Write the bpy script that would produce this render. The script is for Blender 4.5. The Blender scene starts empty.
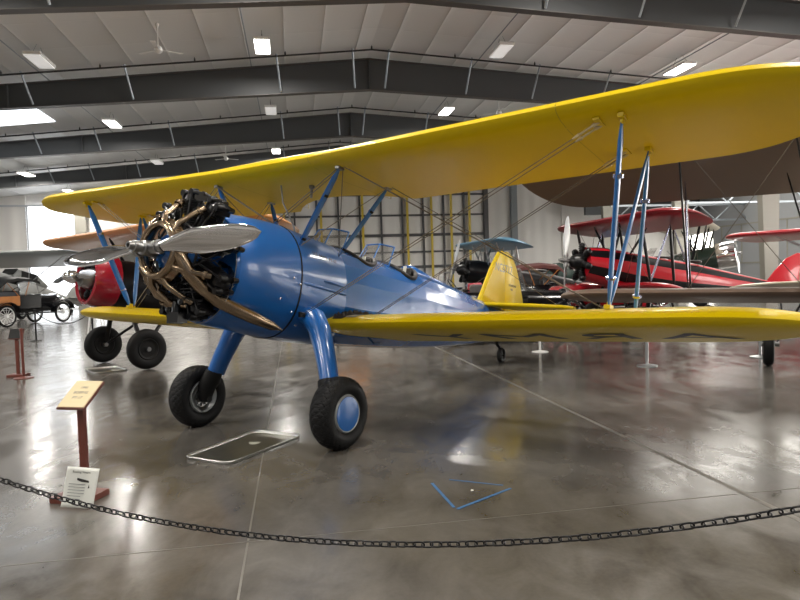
import bpy, math, random
from mathutils import Vector, Matrix
random.seed(7)
PI = math.pi
R = math.radians
scene = bpy.context.scene
COL = scene.collection

# ------------------------------------------------------------------ materials
def mat(name, col, rough=.5, metal=0, coat=0, emit=None, estr=0, bump=None, var=None, trans=0, alpha=None, spec=None):
    m = bpy.data.materials.new(name); m.use_nodes = True
    nt = m.node_tree; b = nt.nodes['Principled BSDF']
    b.inputs['Base Color'].default_value = (*col, 1)
    b.inputs['Roughness'].default_value = rough
    b.inputs['Metallic'].default_value = metal
    if coat:
        b.inputs['Coat Weight'].default_value = coat
        b.inputs['Coat Roughness'].default_value = .06
    if spec is not None: b.inputs['Specular IOR Level'].default_value = spec
    if trans: b.inputs['Transmission Weight'].default_value = trans
    if alpha is not None: b.inputs['Alpha'].default_value = alpha
    if emit:
        b.inputs['Emission Color'].default_value = (*emit, 1)
        b.inputs['Emission Strength'].default_value = estr
    tc = None
    if bump or var:
        tc = nt.nodes.new('ShaderNodeTexCoord')
    if var:      # (scale, amount)
        n = nt.nodes.new('ShaderNodeTexNoise'); n.inputs['Scale'].default_value = var[0]; n.inputs['Detail'].default_value = 5
        nt.links.new(tc.outputs['Object'], n.inputs['Vector'])
        mx = nt.nodes.new('ShaderNodeMix'); mx.data_type = 'RGBA'
        a = var[1]
        mx.inputs[6].default_value = (*[c*(1-a) for c in col], 1); mx.inputs[7].default_value = (*[min(1, c*(1+a)) for c in col], 1)
        nt.links.new(n.outputs['Fac'], mx.inputs[0]); nt.links.new(mx.outputs[2], b.inputs['Base Color'])
    if bump:     # (scale, strength, distance)
        n = nt.nodes.new('ShaderNodeTexNoise'); n.inputs['Scale'].default_value = bump[0]; n.inputs['Detail'].default_value = 3
        nt.links.new(tc.outputs['Object'], n.inputs['Vector'])
        bp = nt.nodes.new('ShaderNodeBump'); bp.inputs['Strength'].default_value = bump[1]; bp.inputs['Distance'].default_value = bump[2]
        nt.links.new(n.outputs['Fac'], bp.inputs['Height']); nt.links.new(bp.outputs['Normal'], b.inputs['Normal'])
    return m

def fabric(name, col, rough=.3, coat=.5, spacing=.3, strength=.35, axis='Y', var=None, spec=None):
    """doped fabric stretched over ribs: a soft ridge at every rib plus shallow waviness"""
    m = mat(name, col, rough, coat=coat, var=var, spec=spec)
    nt = m.node_tree; b = nt.nodes['Principled BSDF']
    tc = nt.nodes.new('ShaderNodeTexCoord'); sp = nt.nodes.new('ShaderNodeSeparateXYZ')
    nt.links.new(tc.outputs['Object'], sp.inputs[0])
    mu = nt.nodes.new('ShaderNodeMath'); mu.operation = 'MULTIPLY'; mu.inputs[1].default_value = PI/spacing
    nt.links.new(sp.outputs[axis], mu.inputs[0])
    si = nt.nodes.new('ShaderNodeMath'); si.operation = 'SINE'; nt.links.new(mu.outputs[0], si.inputs[0])
    ab = nt.nodes.new('ShaderNodeMath'); ab.operation = 'ABSOLUTE'; nt.links.new(si.outputs[0], ab.inputs[0])
    po = nt.nodes.new('ShaderNodeMath'); po.operation = 'POWER'; po.inputs[1].default_value = .35; nt.links.new(ab.outputs[0], po.inputs[0])
    n = nt.nodes.new('ShaderNodeTexNoise'); n.inputs['Scale'].default_value = 1.6; nt.links.new(tc.outputs['Object'], n.inputs['Vector'])
    mm = nt.nodes.new('ShaderNodeMath'); mm.operation = 'MULTIPLY_ADD'; mm.inputs[1].default_value = -.35
    nt.links.new(po.outputs[0], mm.inputs[0]); 
    n2 = nt.nodes.new('ShaderNodeMath'); n2.operation = 'MULTIPLY'; n2.inputs[1].default_value = 2.2
    nt.links.new(n.outputs['Fac'], n2.inputs[0]); nt.links.new(n2.outputs[0], mm.inputs[2])
    bp = nt.nodes.new('ShaderNodeBump'); bp.inputs['Strength'].default_value = strength; bp.inputs['Distance'].default_value = .012
    nt.links.new(mm.outputs[0], bp.inputs['Height']); nt.links.new(bp.outputs['Normal'], b.inputs['Normal'])
    nt.links.new(bp.outputs['Normal'], b.inputs['Coat Normal'])
    return m

M = dict(
    yellow=fabric('yellow_dope', (.70, .50, .0), .36, 0, .34, .12, spec=.3),
    yellow_plain=mat('yellow_paint', (.70, .50, .0), .36, spec=.3),
    blue=mat('blue_enamel', (.009, .115, .40), .28, coat=.5, bump=(1.3, .05, .02)),
    blue_fab=mat('blue_dope', (.012, .12, .41), .26, coat=.8, bump=(2.2, .04, .02)),
    blue_strut=mat('blue_strut', (.02, .16, .50), .28, coat=.5),
    silver_strut=mat('silver_strut', (.42, .45, .6), .25, 1),
    chrome=mat('polished_metal', (.80, .80, .82), .07, 1),
    steel=mat('brushed_steel', (.30, .30, .30), .34, 1),
    alu=mat('dull_aluminium', (.55, .56, .57), .4, .9),
    bronze=mat('heat_bronzed_steel', (.29, .215, .145), .24, 1, var=(9, .35)),
    black=mat('black_engine_paint', (.005, .005, .006), .28, spec=.35),
    black_m=mat('black_matte', (.007, .007, .007), .55, spec=.25),
    rubber=mat('tyre_rubber', (.006, .006, .0065), .55, spec=.25),
    leather=mat('black_leather', (.012, .010, .009), .45, bump=(40, .3, .004)),
    dark_in=mat('dark_cockpit', (.02, .02, .02), .7),
    glass=mat('perspex', (.85, .9, .9), .04, trans=1, alpha=.35),
    wire=mat('brace_wire', (.23, .20, .17), .35, .9),
    white=mat('white_enamel', (.75, .75, .74), .35),
    ink=mat('black_ink', (.015, .013, .012), .5),
    oxide=mat('oxide_wood', (.14, .036, .024), .4, coat=.2, var=(6, .25)),
    cream_plate=mat('cream_plaque', (.66, .54, .32), .4),
    paper=mat('laminated_paper', (.74, .75, .70), .25, coat=.6, bump=(9, .25, .02)),
    grey_ink=mat('grey_ink', (.18, .19, .19), .4),
    chain=mat('black_plastic_chain', (.006, .006, .007), .35, spec=.35),
    tape=mat('blue_tape', (.05, .15, .32), .6, bump=(60, .3, .003), var=(20, .3)),
    tray=mat('tray_metal', (.33, .33, .29), .3, .9, var=(2.2, .35)),
    tray_rim=mat('tray_rim_metal', (.75, .76, .74), .3, .9),
    puddle=mat('oil_residue', (.28, .25, .13), .08, .6),
    red=mat('red_enamel', (.50, .010, .022), .28, coat=.6),
    red_wing=fabric('red_dope', (.42, .010, .02), .3, .5, .32, .25),
    maroon=mat('maroon_cowl', (.30, .008, .022), .25, coat=.8),
    maroon_cloth=mat('maroon_cloth', (.10, .025, .02), .7, bump=(8, .4, .02)),
    orange=fabric('orange_dope', (.60, .27, .09), .4, .3, .22, .5),
    tan_wing=fabric('tan_dope', (.70, .44, .26), .45, .2, .22, .6),
    brown_wing=fabric('brown_tan_dope', (.17, .115, .085), .5, .1, .34, .2),
    cream=mat('cream_enamel', (.60, .54, .42), .35, coat=.4),
    green=mat('dark_green_enamel', (.012, .035, .025), .3, coat=.5),
    blue_pale=fabric('pale_blue_dope', (.10, .25, .38), .35, .4, .3, .3),
    grey_silver=mat('silver_grey_dope', (.42, .43, .42), .4, .3, coat=.3, bump=(1.6, .05, .03)),
    car_black=mat('car_black', (.004, .004, .005), .12, spec=.5),
    wood=mat('varnished_wood', (.42, .16, .04), .35, coat=.5, var=(7, .3)),
    cloth_grey=mat('grey_dust_cover', (.42, .40, .37), .8, bump=(3, .5, .05)),
    red_seat=mat('red_leather', (.45, .012, .04), .4),
    blood=mat('fire_red', (.5, .02, .015), .35),
    pvc=mat('white_plastic', (.8, .8, .78), .4),
    girder=mat('dark_grey_girder', (.060, .064, .068), .55, bump=(2, .05, .02)),
    girder_lip=mat('girder_flange', (.075, .068, .066), .5),
    purlin=mat('galvanised_brace', (.30, .33, .36), .45, .5),
    column=mat('tan_grey_column', (.26, .25, .215), .5),
    pipe=mat('black_pipe', (.02, .02, .021), .4),
    lining=None, floor=None,
    wall=None,
    lamp=mat('led_diffuser', (.9, .9, .9), .5, emit=(1, .97, .93), estr=9),
    lamp_off=mat('dim_diffuser', (.85, .85, .84), .5, emit=(1, .98, .95), estr=.35),
    daylight=mat('daylit_translucent_panel', (.9, .92, .95), .6, emit=(.90, .95, 1), estr=2.4),
    daylight_warm=mat('daylit_window', (.9, .9, .88), .5, emit=(1, .96, .88), estr=6),
    yellow_post=mat('yellow_safety_paint', (.62, .46, .05), .5),
    frame_dark=mat('dark_door_frame', (.07, .07, .075), .5),
    sign_red=mat('dark_red_sign', (.20, .03, .07), .5),
)

def mat_floor():
    m = mat('polished_concrete', (.2, .19, .17), .2); nt = m.node_tree; b = nt.nodes['Principled BSDF']; L = nt.links.new
    tc = nt.nodes.new('ShaderNodeTexCoord')
    def noise(sc, det, dist=0, stretch=None):
        n = nt.nodes.new('ShaderNodeTexNoise'); n.inputs['Scale'].default_value = sc; n.inputs['Detail'].default_value = det
        n.inputs['Roughness'].default_value = .6; n.inputs['Distortion'].default_value = dist
        if stretch:
            mp = nt.nodes.new('ShaderNodeMapping'); mp.inputs['Scale'].default_value = stretch
            L(tc.outputs['Object'], mp.inputs[0]); L(mp.outputs[0], n.inputs['Vector'])
        else: L(tc.outputs['Object'], n.inputs['Vector'])
        return n
    n1 = noise(.55, 6, .6); n2 = noise(3.2, 8, .8, (1, .55, 1)); n3 = noise(40, 3)
    def mth(op, a, b_):
        k = nt.nodes.new('ShaderNodeMath'); k.operation = op
        for i, v in enumerate((a, b_)):
            if isinstance(v, (int, float)): k.inputs[i].default_value = v
            else: L(v, k.inputs[i])
        return k.outputs[0]
    f = mth('ADD', mth('MULTIPLY', n1.outputs['Fac'], .55), mth('MULTIPLY', n2.outputs['Fac'], .38))
    f = mth('ADD', f, mth('MULTIPLY', n3.outputs['Fac'], .07))
    cr = nt.nodes.new('ShaderNodeValToRGB'); L(f, cr.inputs[0])
    e = cr.color_ramp.elements; e[0].position = .34; e[0].color = (.060, .054, .046, 1); e[1].position = .68; e[1].color = (.165, .153, .136, 1)
    L(cr.outputs[0], b.inputs['Base Color'])
    rr = nt.nodes.new('ShaderNodeMapRange'); rr.inputs[1].default_value = .35; rr.inputs[2].default_value = .65; rr.inputs[3].default_value = .13; rr.inputs[4].default_value = .26
    L(n2.outputs['Fac'], rr.inputs[0]); L(rr.outputs[0], b.inputs['Roughness'])
    bp = nt.nodes.new('ShaderNodeBump'); bp.inputs['Strength'].default_value = .05; bp.inputs['Distance'].default_value = .006
    L(n2.outputs['Fac'], bp.inputs['Height']); L(bp.outputs[0], b.inputs['Normal'])
    b.inputs['Specular IOR Level'].default_value = .62
    return m
M['floor'] = mat_floor()

def mat_lining():
    """white vinyl roof lining pillowed between the purlins"""
    m = mat('roof_lining', (.66, .66, .655), .45); nt = m.node_tree; b = nt.nodes['Principled BSDF']; L = nt.links.new
    tc = nt.nodes.new('ShaderNodeTexCoord'); mp = nt.nodes.new('ShaderNodeMapping'); mp.inputs['Rotation'].default_value = (0, 0, -.1653)
    L(tc.outputs['Object'], mp.inputs[0]); sp = nt.nodes.new('ShaderNodeSeparateXYZ'); L(mp.outputs[0], sp.inputs[0])
    outs = []
    for ax, per in (('X', 1.25), ('Y', 1.9)):
        k = nt.nodes.new('ShaderNodeMath'); k.operation = 'MULTIPLY'; k.inputs[1].default_value = PI/per; L(sp.outputs[ax], k.inputs[0])
        s = nt.nodes.new('ShaderNodeMath'); s.operation = 'SINE'; L(k.outputs[0], s.inputs[0])
        a = nt.nodes.new('ShaderNodeMath'); a.operation = 'ABSOLUTE'; L(s.outputs[0], a.inputs[0])
        p = nt.nodes.new('ShaderNodeMath'); p.operation = 'POWER'; p.inputs[1].default_value = .4; L(a.outputs[0], p.inputs[0]); outs.append(p)
    ad = nt.nodes.new('ShaderNodeMath'); ad.operation = 'MULTIPLY_ADD'; ad.inputs[1].default_value = .25
    L(outs[1].outputs[0], ad.inputs[0]); L(outs[0].outputs[0], ad.inputs[2])
    bp = nt.nodes.new('ShaderNodeBump'); bp.inputs['Strength'].default_value = .7; bp.inputs['Distance'].default_value = .09; bp.invert = True
    L(ad.outputs[0], bp.inputs['Height']); L(bp.outputs[0], b.inputs['Normal'])
    return m
M['lining'] = mat_lining()

def mat_wall():
    """vertical ribbed metal wall sheets"""
    m = mat('ribbed_wall_sheet', (.80, .78, .75), .5); nt = m.node_tree; b = nt.nodes['Principled BSDF']; L = nt.links.new
    tc = nt.nodes.new('ShaderNodeTexCoord'); mp = nt.nodes.new('ShaderNodeMapping'); mp.inputs['Rotation'].default_value = (0, 0, -.1653)
    L(tc.outputs['Object'], mp.inputs[0]); w = nt.nodes.new('ShaderNodeTexWave'); w.inputs['Scale'].default_value = .35
    L(mp.outputs[0], w.inputs['Vector']); bp = nt.nodes.new('ShaderNodeBump'); bp.inputs['Strength'].default_value = .5; bp.inputs['Distance'].default_value = .04
    L(w.outputs['Fac'], bp.inputs['Height']); L(bp.outputs[0], b.inputs['Normal'])
    return m
M['wall'] = mat_wall()

# ------------------------------------------------------------------ mesh helpers
class MB:
    def __init__(s, T=None): s.v = []; s.f = []; s.mi = []; s.T = T; s.cur = 0
    def add(s, vs, fs):
        o = len(s.v)
        s.v += [Vector(v) for v in vs]
        s.f += [tuple(i+o for i in f) for f in fs]; s.mi += [s.cur]*len(fs)
        return s
    def box(s, c, d, rot=None, taper=1):
        x, y, z = [k/2 for k in d]; vs = []
        for sz in (-1, 1):
            k = 1 if sz < 0 else taper
            for sx, sy in ((-1, -1), (1, -1), (1, 1), (-1, 1)): vs.append(Vector((sx*x*k, sy*y*k, sz*z)))
        if rot is not None: vs = [rot @ v for v in vs]
        c = Vector(c)
        return s.add([v+c for v in vs], [(3, 2, 1, 0), (4, 5, 6, 7), (0, 1, 5, 4), (1, 2, 6, 5), (2, 3, 7, 6), (3, 0, 4, 7)])
    def loft(s, rings, cap=True, close=False):
        n = len(rings[0]); vs = [p for r in rings for p in r]; fs = []
        m = len(rings)
        for i in range(m if close else m-1):
            a = i*n; b = ((i+1) % m)*n
            for j in range(n):
                k = (j+1) % n; fs.append((a+j, a+k, b+k, b+j))
        if cap and not close: fs.append(tuple(reversed(range(n)))); fs.append(tuple((m-1)*n+j for j in range(n)))
        return s.add(vs, fs)
    def tube(s, pts, r, n=10, cap=True, flat=1, up=None):
        """r number or list; flat<1 squashes the section across the 'up' direction (streamlined struts)"""
        pts = [Vector(p) for p in pts]; rings = []
        N = len(pts); rs = r if isinstance(r, (list, tuple)) else [r]*N
        u = None
        for i, p in enumerate(pts):
            d = (pts[min(i+1, N-1)]-pts[max(i-1, 0)]).normalized()
            if u is None:
                g = Vector(up) if up is not None else (Vector((0, 0, 1)) if abs(d.z) < .9 else Vector((1, 0, 0)))
                u = (g-d*g.dot(d)).normalized()
            else: u = (u-d*u.dot(d)).normalized()
            w = d.cross(u)
            rings.append([p+u*(math.cos(a)*rs[i])+w*(math.sin(a)*rs[i]*flat) for a in [2*PI*k/n for k in range(n)]])
        return s.loft(rings, cap)
    def lathe(s, prof, o, axis, n=24, cap=False, closed=False):
        """prof: (radius, along)"""
        a = Vector(axis).normalized(); g = Vector((0, 0, 1)) if abs(a.z) < .9 else Vector((1, 0, 0))
        u = (g-a*g.dot(a)).normalized(); w = a.cross(u); o = Vector(o)
        rings = [[o+a*h+u*(math.cos(t)*r)+w*(math.sin(t)*r) for t in [2*PI*k/n for k in range(n)]] for r, h in prof]
        return s.loft(rings, cap, closed)
    def disc(s, o, axis, r, h, n=20): return s.lathe([(r, -h/2), (r, h/2)], o, axis, n, True)
    def quad(s, a, b, c, d): return s.add([a, b, c, d], [(0, 1, 2, 3)])
    def slab(s, outline, off):
        """outline: 3D points in a plane; off: thickness vector"""
        n = len(outline); off = Vector(off); A = [Vector(p) for p in outline]
        vs = A+[p+off for p in A]
        return s.add(vs, [tuple(range(n)), tuple(reversed(range(n, 2*n)))]+[(i, n+i, n+(i+1) % n, (i+1) % n) for i in range(n)])
    def build(s, name, m, parent=None, smooth=True, bevel=0, angle=40):
        me = bpy.data.meshes.new(name)
        vs = [s.T @ v for v in s.v] if s.T is not None else s.v
        me.from_pydata([tuple(v) for v in vs], [], s.f)
        ms = m if isinstance(m, (list, tuple)) else [m]
        for k in ms: me.materials.append(k)
        if len(ms) > 1: me.polygons.foreach_set('material_index', s.mi)
        import bmesh
        bm = bmesh.new(); bm.from_mesh(me); bmesh.ops.recalc_face_normals(bm, faces=bm.faces)
        for e in bm.edges:
            if len(e.link_faces) == 2: e.smooth = e.calc_face_angle(0) < R(angle)
        for f in bm.faces: f.smooth = smooth
        bm.to_mesh(me); bm.free()
        o = bpy.data.objects.new(name, me); COL.objects.link(o)
        if parent: o.parent = parent
        if bevel:
            b = o.modifiers.new('bevel', 'BEVEL'); b.width = bevel; b.segments = 2; b.limit_method = 'ANGLE'; b.harden_normals = False
        return o

def tag(o, label=None, cat=None, group=None, kind=None):
    if label: o['label'] = label
    if cat: o['category'] = cat
    if group: o['group'] = group
    if kind: o['kind'] = kind
    return o
def empty(name, loc, rz=0, label=None, cat=None, group=None, kind=None):
    o = bpy.data.objects.new(name, None); COL.objects.link(o); o.location = loc; o.rotation_euler = (0, 0, rz); o.empty_display_size = .2
    return tag(o, label, cat, group, kind)
def struct(o): o['kind'] = 'structure'; return o
def copy_tree(o, parent=None):
    c = o.copy(); COL.objects.link(c); c.parent = parent
    for ch in list(o.children): copy_tree(ch, c)
    return c
def text(body, size, m, parent, T, name='lettering', depth=.001, spacing=1, align='CENTER', label=None):
    cu = bpy.data.curves.new(name, 'FONT'); cu.body = body; cu.size = size; cu.extrude = depth; cu.align_x = align; cu.align_y = 'CENTER'; cu.space_character = spacing
    cu.resolution_u = 3
    tmp = bpy.data.objects.new('tmp_text', cu); COL.objects.link(tmp)
    dg = bpy.context.evaluated_depsgraph_get(); me = bpy.data.meshes.new_from_object(tmp.evaluated_get(dg))
    bpy.data.objects.remove(tmp); me.name = name; me.materials.clear(); me.materials.append(m); me.transform(T)
    o = bpy.data.objects.new(name, me); COL.objects.link(o); o.parent = parent
    if label: o['label'] = label
    return o
def frame_T(o, x, y):
    x = Vector(x).normalized(); y = Vector(y); y = (y-x*y.dot(x)).normalized(); z = x.cross(y)
    T = Matrix((x, y, z)).transposed().to_4x4(); T.translation = Vector(o); return T

# ------------------------------------------------------------------ camera (calibrated)
FPX, CH = 635.66, 1.557
cam = bpy.data.cameras.new('camera'); co = bpy.data.objects.new('camera', cam); COL.objects.link(co)
cam.sensor_width = 36; cam.lens = FPX/800*36; cam.clip_end = 300
co.matrix_world = Matrix.Translation((0, 0, CH)) @ Matrix.Rotation(R(90-2.158), 4, 'X') @ Matrix.Rotation(R(-1.846), 4, 'Z')
scene.camera = co

# ------------------------------------------------------------------ the building
YAW, XR = .1653, 3.0655
cy_, sy_ = math.cos(YAW), math.sin(YAW)
def B(t, s, z=0): return Vector((XR-sy_*s+cy_*t, cy_*s+sy_*t, z))
RB = Matrix.Rotation(YAW, 3, 'Z')
ZR, ZB = 9.69, 8.407
def roof_z(t): return ZR-(.0936 if t < 0 else .0708)*abs(t)
def beam_z(t): return ZB-(.0668 if t < 0 else .0529)*abs(t)
T0, T1, S0, S1 = -30, 27, -12, 46.9

mb = MB(); mb.slab([B(T0, S0), B(T1, S0), B(T1, S1), B(T0, S1)], (0, 0, -.2))
struct(mb.build('floor', M['floor'], smooth=False))
mb = MB()
for a, b in ((T0, 0), (0, T1)):
    mb.slab([B(a, S0, roof_z(a)), B(b, S0, roof_z(b)), B(b, S1, roof_z(b)), B(a, S1, roof_z(a))], (0, 0, .12))
struct(mb.build('ceiling', M['lining'], smooth=False))
# saw-cut floor joints, thin recessed-looking strips of pale filler
jm = mat('joint_filler', (.155, .145, .125), .4); jn = 1
for kind, val, w, mt in (('t', -3.35, .006, jm), ('t', -.05, .022, jm), ('t', -6.25, .006, jm), ('t', -9.4, .01, jm),
                     ('s', 4.35, .004, jm)):
    mb = MB()
    if kind == 't': mb.slab([B(val-w, S0+1, .0), B(val+w, S0+1, .0), B(val+w, S1-1, .0), B(val-w, S1-1, .0)], (0, 0, .0012))
    else: mb.slab([B(T0+1, val-w, .0), B(T0+1, val+w, .0), B(T1-1, val+w, .0), B(T1-1, val-w, .0)], (0, 0, .0012))
    o = mb.build('trim_%d' % jn, mt, smooth=False); struct(o); jn += 1

def wall_panel(name, ps, th, m=None, holes=()):
    """wall along s or t as boxes; ps = (t0,s0,t1,s1,ztopfunc)"""
    t0, s0, t1, s1 = ps; n = 12; mb = MB()
    for i in range(n):
        a, b = i/n, (i+1)/n
        ta, sa, tb, sb = t0+(t1-t0)*a, s0+(s1-s0)*a, t0+(t1-t0)*b, s0+(s1-s0)*b
        mb.add([B(ta, sa, 0), B(tb, sb, 0), B(tb, sb, roof_z(tb)), B(ta, sa, roof_z(ta))], [(0, 1, 2, 3)])
    o = mb.build(name, m or M['wall'], smooth=False); struct(o)
    sd = o.modifiers.new('thick', 'SOLIDIFY'); sd.thickness = th; sd.offset = 1
    return o
wall_panel('wall_left', (T0, S1, T0, S0), .15)
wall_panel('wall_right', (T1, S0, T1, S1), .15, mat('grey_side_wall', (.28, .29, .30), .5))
wall_panel('wall_far', (T0, S1, T1, S1), .15)
# wall behind the photographer; unseen wide doorway added to let sky light in
mb = MB()
for a, b, z0 in ((T0, -9, 0), (-9, 0, 5.6), (0, 9, 5.6), (9, T1, 0)):
    mb.slab([B(a, S0, z0), B(b, S0, z0), B(b, S0, roof_z(b)), B(a, S0, roof_z(a))], B(0, -.15)-B(0, 0))
struct(mb.build('wall_near', M['wall'], smooth=False))

# tapered girders with braces and the sprinkler pipe in front of each
for k in range(-2, 5):
    s = 16.25+(k-1)*7.62; ts = [T0+.1, -24, -17, -12.2, -6, 0, 6, 12.2, 17, 22, T1-.1]
    name = 'trim_%d' % jn; jn += 1
    mb = MB(); mb.cur = 0
    for a, b in zip(ts, ts[1:]):
        mb.slab([B(a, s, beam_z(a)), B(b, s, beam_z(b)), B(b, s, roof_z(b)-.20), B(a, s, roof_z(a)-.20)], B(0, .016)-B(0, 0))
    mb.cur = 1
    for a, b in zip(ts, ts[1:]):
        for zf, dz in ((beam_z, -.025), (lambda t: roof_z(t)-.2, .02)):
            mb.slab([B(a, s-.13, zf(a)), B(b, s-.13, zf(b)), B(b, s+.15, zf(b)), B(a, s+.15, zf(a))], (0, 0, dz))
    mb.cur = 0
    for t in (-24, -12.2, 0, 12.2, 22, -18, 18):
        zm = (beam_z(t)+roof_z(t)-.2)/2; hh = roof_z(t)-.2-beam_z(t)
        mb.box(B(t, s-.06, zm), (.025 if abs(t) != 12.2 else .05, .12, hh), RB)
    root = mb.build(name, [M['girder'], M['girder_lip']], smooth=False); struct(root)
    root['label'] = 'dark grey tapered roof girder'
    for t in [-25.2, -20.6, -16, -11.4, -8.2, -3.2, -.55, .55, 3.6, 6.2, 9.0, 12.9, 16.5, 20.5] + ([-13.9] if k > 1 else []):
        m2 = MB(); dirx = -.35 if t < 0 else .35
        a = B(t+dirx*.3, s-.72, roof_z(t)-.02); b = B(t, s-.10, beam_z(t)+.06)
        d = (b-a); u = Vector((cy_, sy_, 0))
        m2.tube([a, b], .035, 4, up=u); m2.build('brace', M['purlin'], root, smooth=False)
    # purlin line / pipe hung just in front
    m3 = MB(); pts = [B(t, s-.95, roof_z(t)-.17) for t in ts]
    m3.tube(pts, .032, 8); pr = m3.build('sprinkler_pipe', M['pipe'], root)
    m4 = MB()
    for t in range(-27, 26, 3):
        m4.tube([B(t, s-.95, roof_z(t)-.15), B(t, s-.95, roof_z(t)-.02)], .012, 5); m4.tube([B(t, s-.95, roof_z(t)-.17), B(t, s-.95, roof_z(t)-.06)], .03, 6)
    m4.build('pipe_hanger', M['pipe'], root)
    if k >= 1:
        m5 = MB()
        for tc_ in ({2: 16.35, 3: 17.4}.get(k, 17.3), -17.0):
            m5 = MB(); w = .46
            zt = beam_z(tc_)
            if tc_ < 0: continue
            m5.slab([B(tc_-w*.55, s, 0), B(tc_+w*.55, s, 0), B(tc_+w, s, zt), B(tc_-w, s, zt)], B(0, .012)-B(0, 0))
            for sg in (-1, 1):
                m5.slab([B(tc_+sg*w*.55, s-.14, 0), B(tc_+sg*w*.55, s+.16, 0), B(tc_+sg*w, s+.16, zt), B(tc_+sg*w, s-.14, zt)], B(.02*sg, 0)-B(0, 0))
            m5.slab([B(tc_-w*.55, s-.14, 0), B(tc_+w*.55, s-.14, 0), B(tc_+w, s-.14, zt), B(tc_-w, s-.14, zt)], B(0, .01)-B(0, 0))
            struct(m5.build('trim_%d' % jn, M['column'], smooth=False))['label'] = 'tapered grey column'; jn += 1
# lengthwise conduits running under the roof
for t in (-10.9, -4.2, 3.9, 10.7):
    mb = MB(); mb.tube([B(t, 2, roof_z(t)-.12), B(t, S1-.2, roof_z(t)-.12)], .02, 6)
    struct(mb.build('trim_%d' % jn, M['purlin'])); jn += 1

# far wall: bi-fold hangar door with dark grid and yellow bars
door = MB(); sw = S1-.12
door.slab([B(-9, sw, .05), B(11.3, sw, .05), B(11.3, sw, 8.3), B(-9, sw, 8.3)], B(0, .06)-B(0, 0))
dr = struct(door.build('door_1', mat('door_panels', (.82, .80, .77), .5, bump=(1.2, .3, .05)), smooth=False))
g = MB()
for i in range(14):
    t = -9+i*1.56; g.box(B(t, sw-.12, 4.15), (.13, .16, 8.2), RB)
for z in (.3, 2.2, 3.3, 4.55, 6.0, 7.5, 8.3): g.box(B(1.15, sw-.12, z), (20.3, .14, .13 if z not in (2.2, 4.55) else .2), RB)
g.box(B(11.4, sw-.15, 4.3), (.32, .3, 8.6), RB)
g.build('door_frame', M['frame_dark'], dr, smooth=False)
for t in (-7.2, -3.5, -.9, 2.1, 5.4, 7.2, 8.7, 10.1):
    y = MB(); y.box(B(t, sw-.26, 4.1), (.16, .10, 7.9), RB); y.build('yellow_bar', M['yellow_post'], dr, smooth=False)
for t in (13.6,):
    c = MB(); c.box(B(t, S1-.25, 4.3), (.45, .4, 8.6), RB); struct(c.build('trim_%d' % jn, mat('wall_column_grey', (.26, .29, .31), .5), smooth=False)); jn += 1
# left part of the far wall: translucent daylit panels
w = MB(); w.slab([B(-24.0, sw, .15), B(-17.3, sw, .15), B(-17.3, sw, 7.0), B(-24.0, sw, 7.0)], B(0, .05)-B(0, 0))
wo = struct(w.build('window_1', M['daylight'], smooth=False))
f = MB()
for t in (-24.0, -20.4, -17.3): f.box(B(t, sw-.06, 3.55), (.10, .12, 7.1), RB)
f.box(B(-20.6, sw-.06, 7.05), (6.8, .12, .12), RB)
f.build('window_frame', mat('pale_frame', (.55, .57, .6), .5), wo, smooth=False)
w = MB(); w.slab([B(-16.4, sw, .15), B(-9.6, sw, .15), B(-9.6, sw, 3.6), B(-16.4, sw, 3.6)], B(0, .05)-B(0, 0))
struct(w.build('window_2', M['daylight'], smooth=False))
c = MB(); c.box(B(-17.0, S1-.35, 3.9), (.7, .5, 7.8), RB); struct(c.build('trim_%d' % jn, M['column'], smooth=False)); jn += 1
# side windows
def side_window(n, t, s0, s1, z0, z1, m):
    w = MB(); sgn = 1 if t < 0 else -1; tt = t+sgn*.12
    w.slab([B(tt, s0, z0), B(tt, s1, z0), B(tt, s1, z1), B(tt, s0, z1)], B(.04*-sgn, 0)-B(0, 0))
    o = struct(w.build('window_%d' % n, m, smooth=False)); f = MB()
    k = max(2, int((s1-s0)/1.9))
    for i in range(k+1):
        s = s0+(s1-s0)*i/k; f.box(B(tt, s, (z0+z1)/2), (.12, .1, z1-z0+.1), RB)
    for z in (z0, z1): f.box(B(tt, (s0+s1)/2, z), (.12, s1-s0, .1), RB)
    f.build('window_frame', M['column'], o, smooth=False)
side_window(3, T0, 14, 30, .2, 5.0, M['daylight'])
side_window(4, T1, 33, 45, 1.7, 4.3, M['daylight_warm'])
side_window(5, T1, -4, 31, .8, 6.2, mat('bright_daylit_window', (.9, .9, .88), .5, emit=(1, .96, .90), estr=10))
# roof skylights in the outer bays
wn = 6
for t0, t1, s0, s1, in ((18.2, 24.5, 25.5, 30.6), (18.2, 24.5, 32.4, 38), (13.6, 17.4, 25.6, 30.2), (-17.6, -12.6, 25.4, 29.4)):
    w = MB(); w.slab([B(t0, s0, roof_z(t0)-.03), B(t1, s0, roof_z(t1)-.03), B(t1, s1, roof_z(t1)-.03), B(t0, s1, roof_z(t0)-.03)], (0, 0, .02))
    struct(w.build('window_%d' % wn, M['daylight_warm'] if t0 > 0 else M['daylight'], smooth=False)); wn += 1
# open-web truss of the right side bay
for s, zt in ((38.6, 5.6), (31.0, 5.9)):
    tr = MB()
    tr.box(B(22, s, zt), (9.6, .12, .12), RB); tr.box(B(22, s, zt-1.0), (9.6, .10, .10), RB)
    for i in range(8): 
        a, b = 17.4+i*1.2, 17.4+(i+1)*1.2
        tr.tube([B(a, s, zt if i % 2 else zt-1), B(b, s, zt-1 if i % 2 else zt)], .045, 5)
    struct(tr.build('trim_%d' % jn, M['purlin'], smooth=False)); jn += 1
# dark mezzanine fascia of the side bay
mz = MB(); mz.box(B(22.3, 43.5, 6.3), (9, .3, 1.6), RB); struct(mz.build('trim_%d' % jn, M['girder'], smooth=False)); jn += 1

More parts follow.
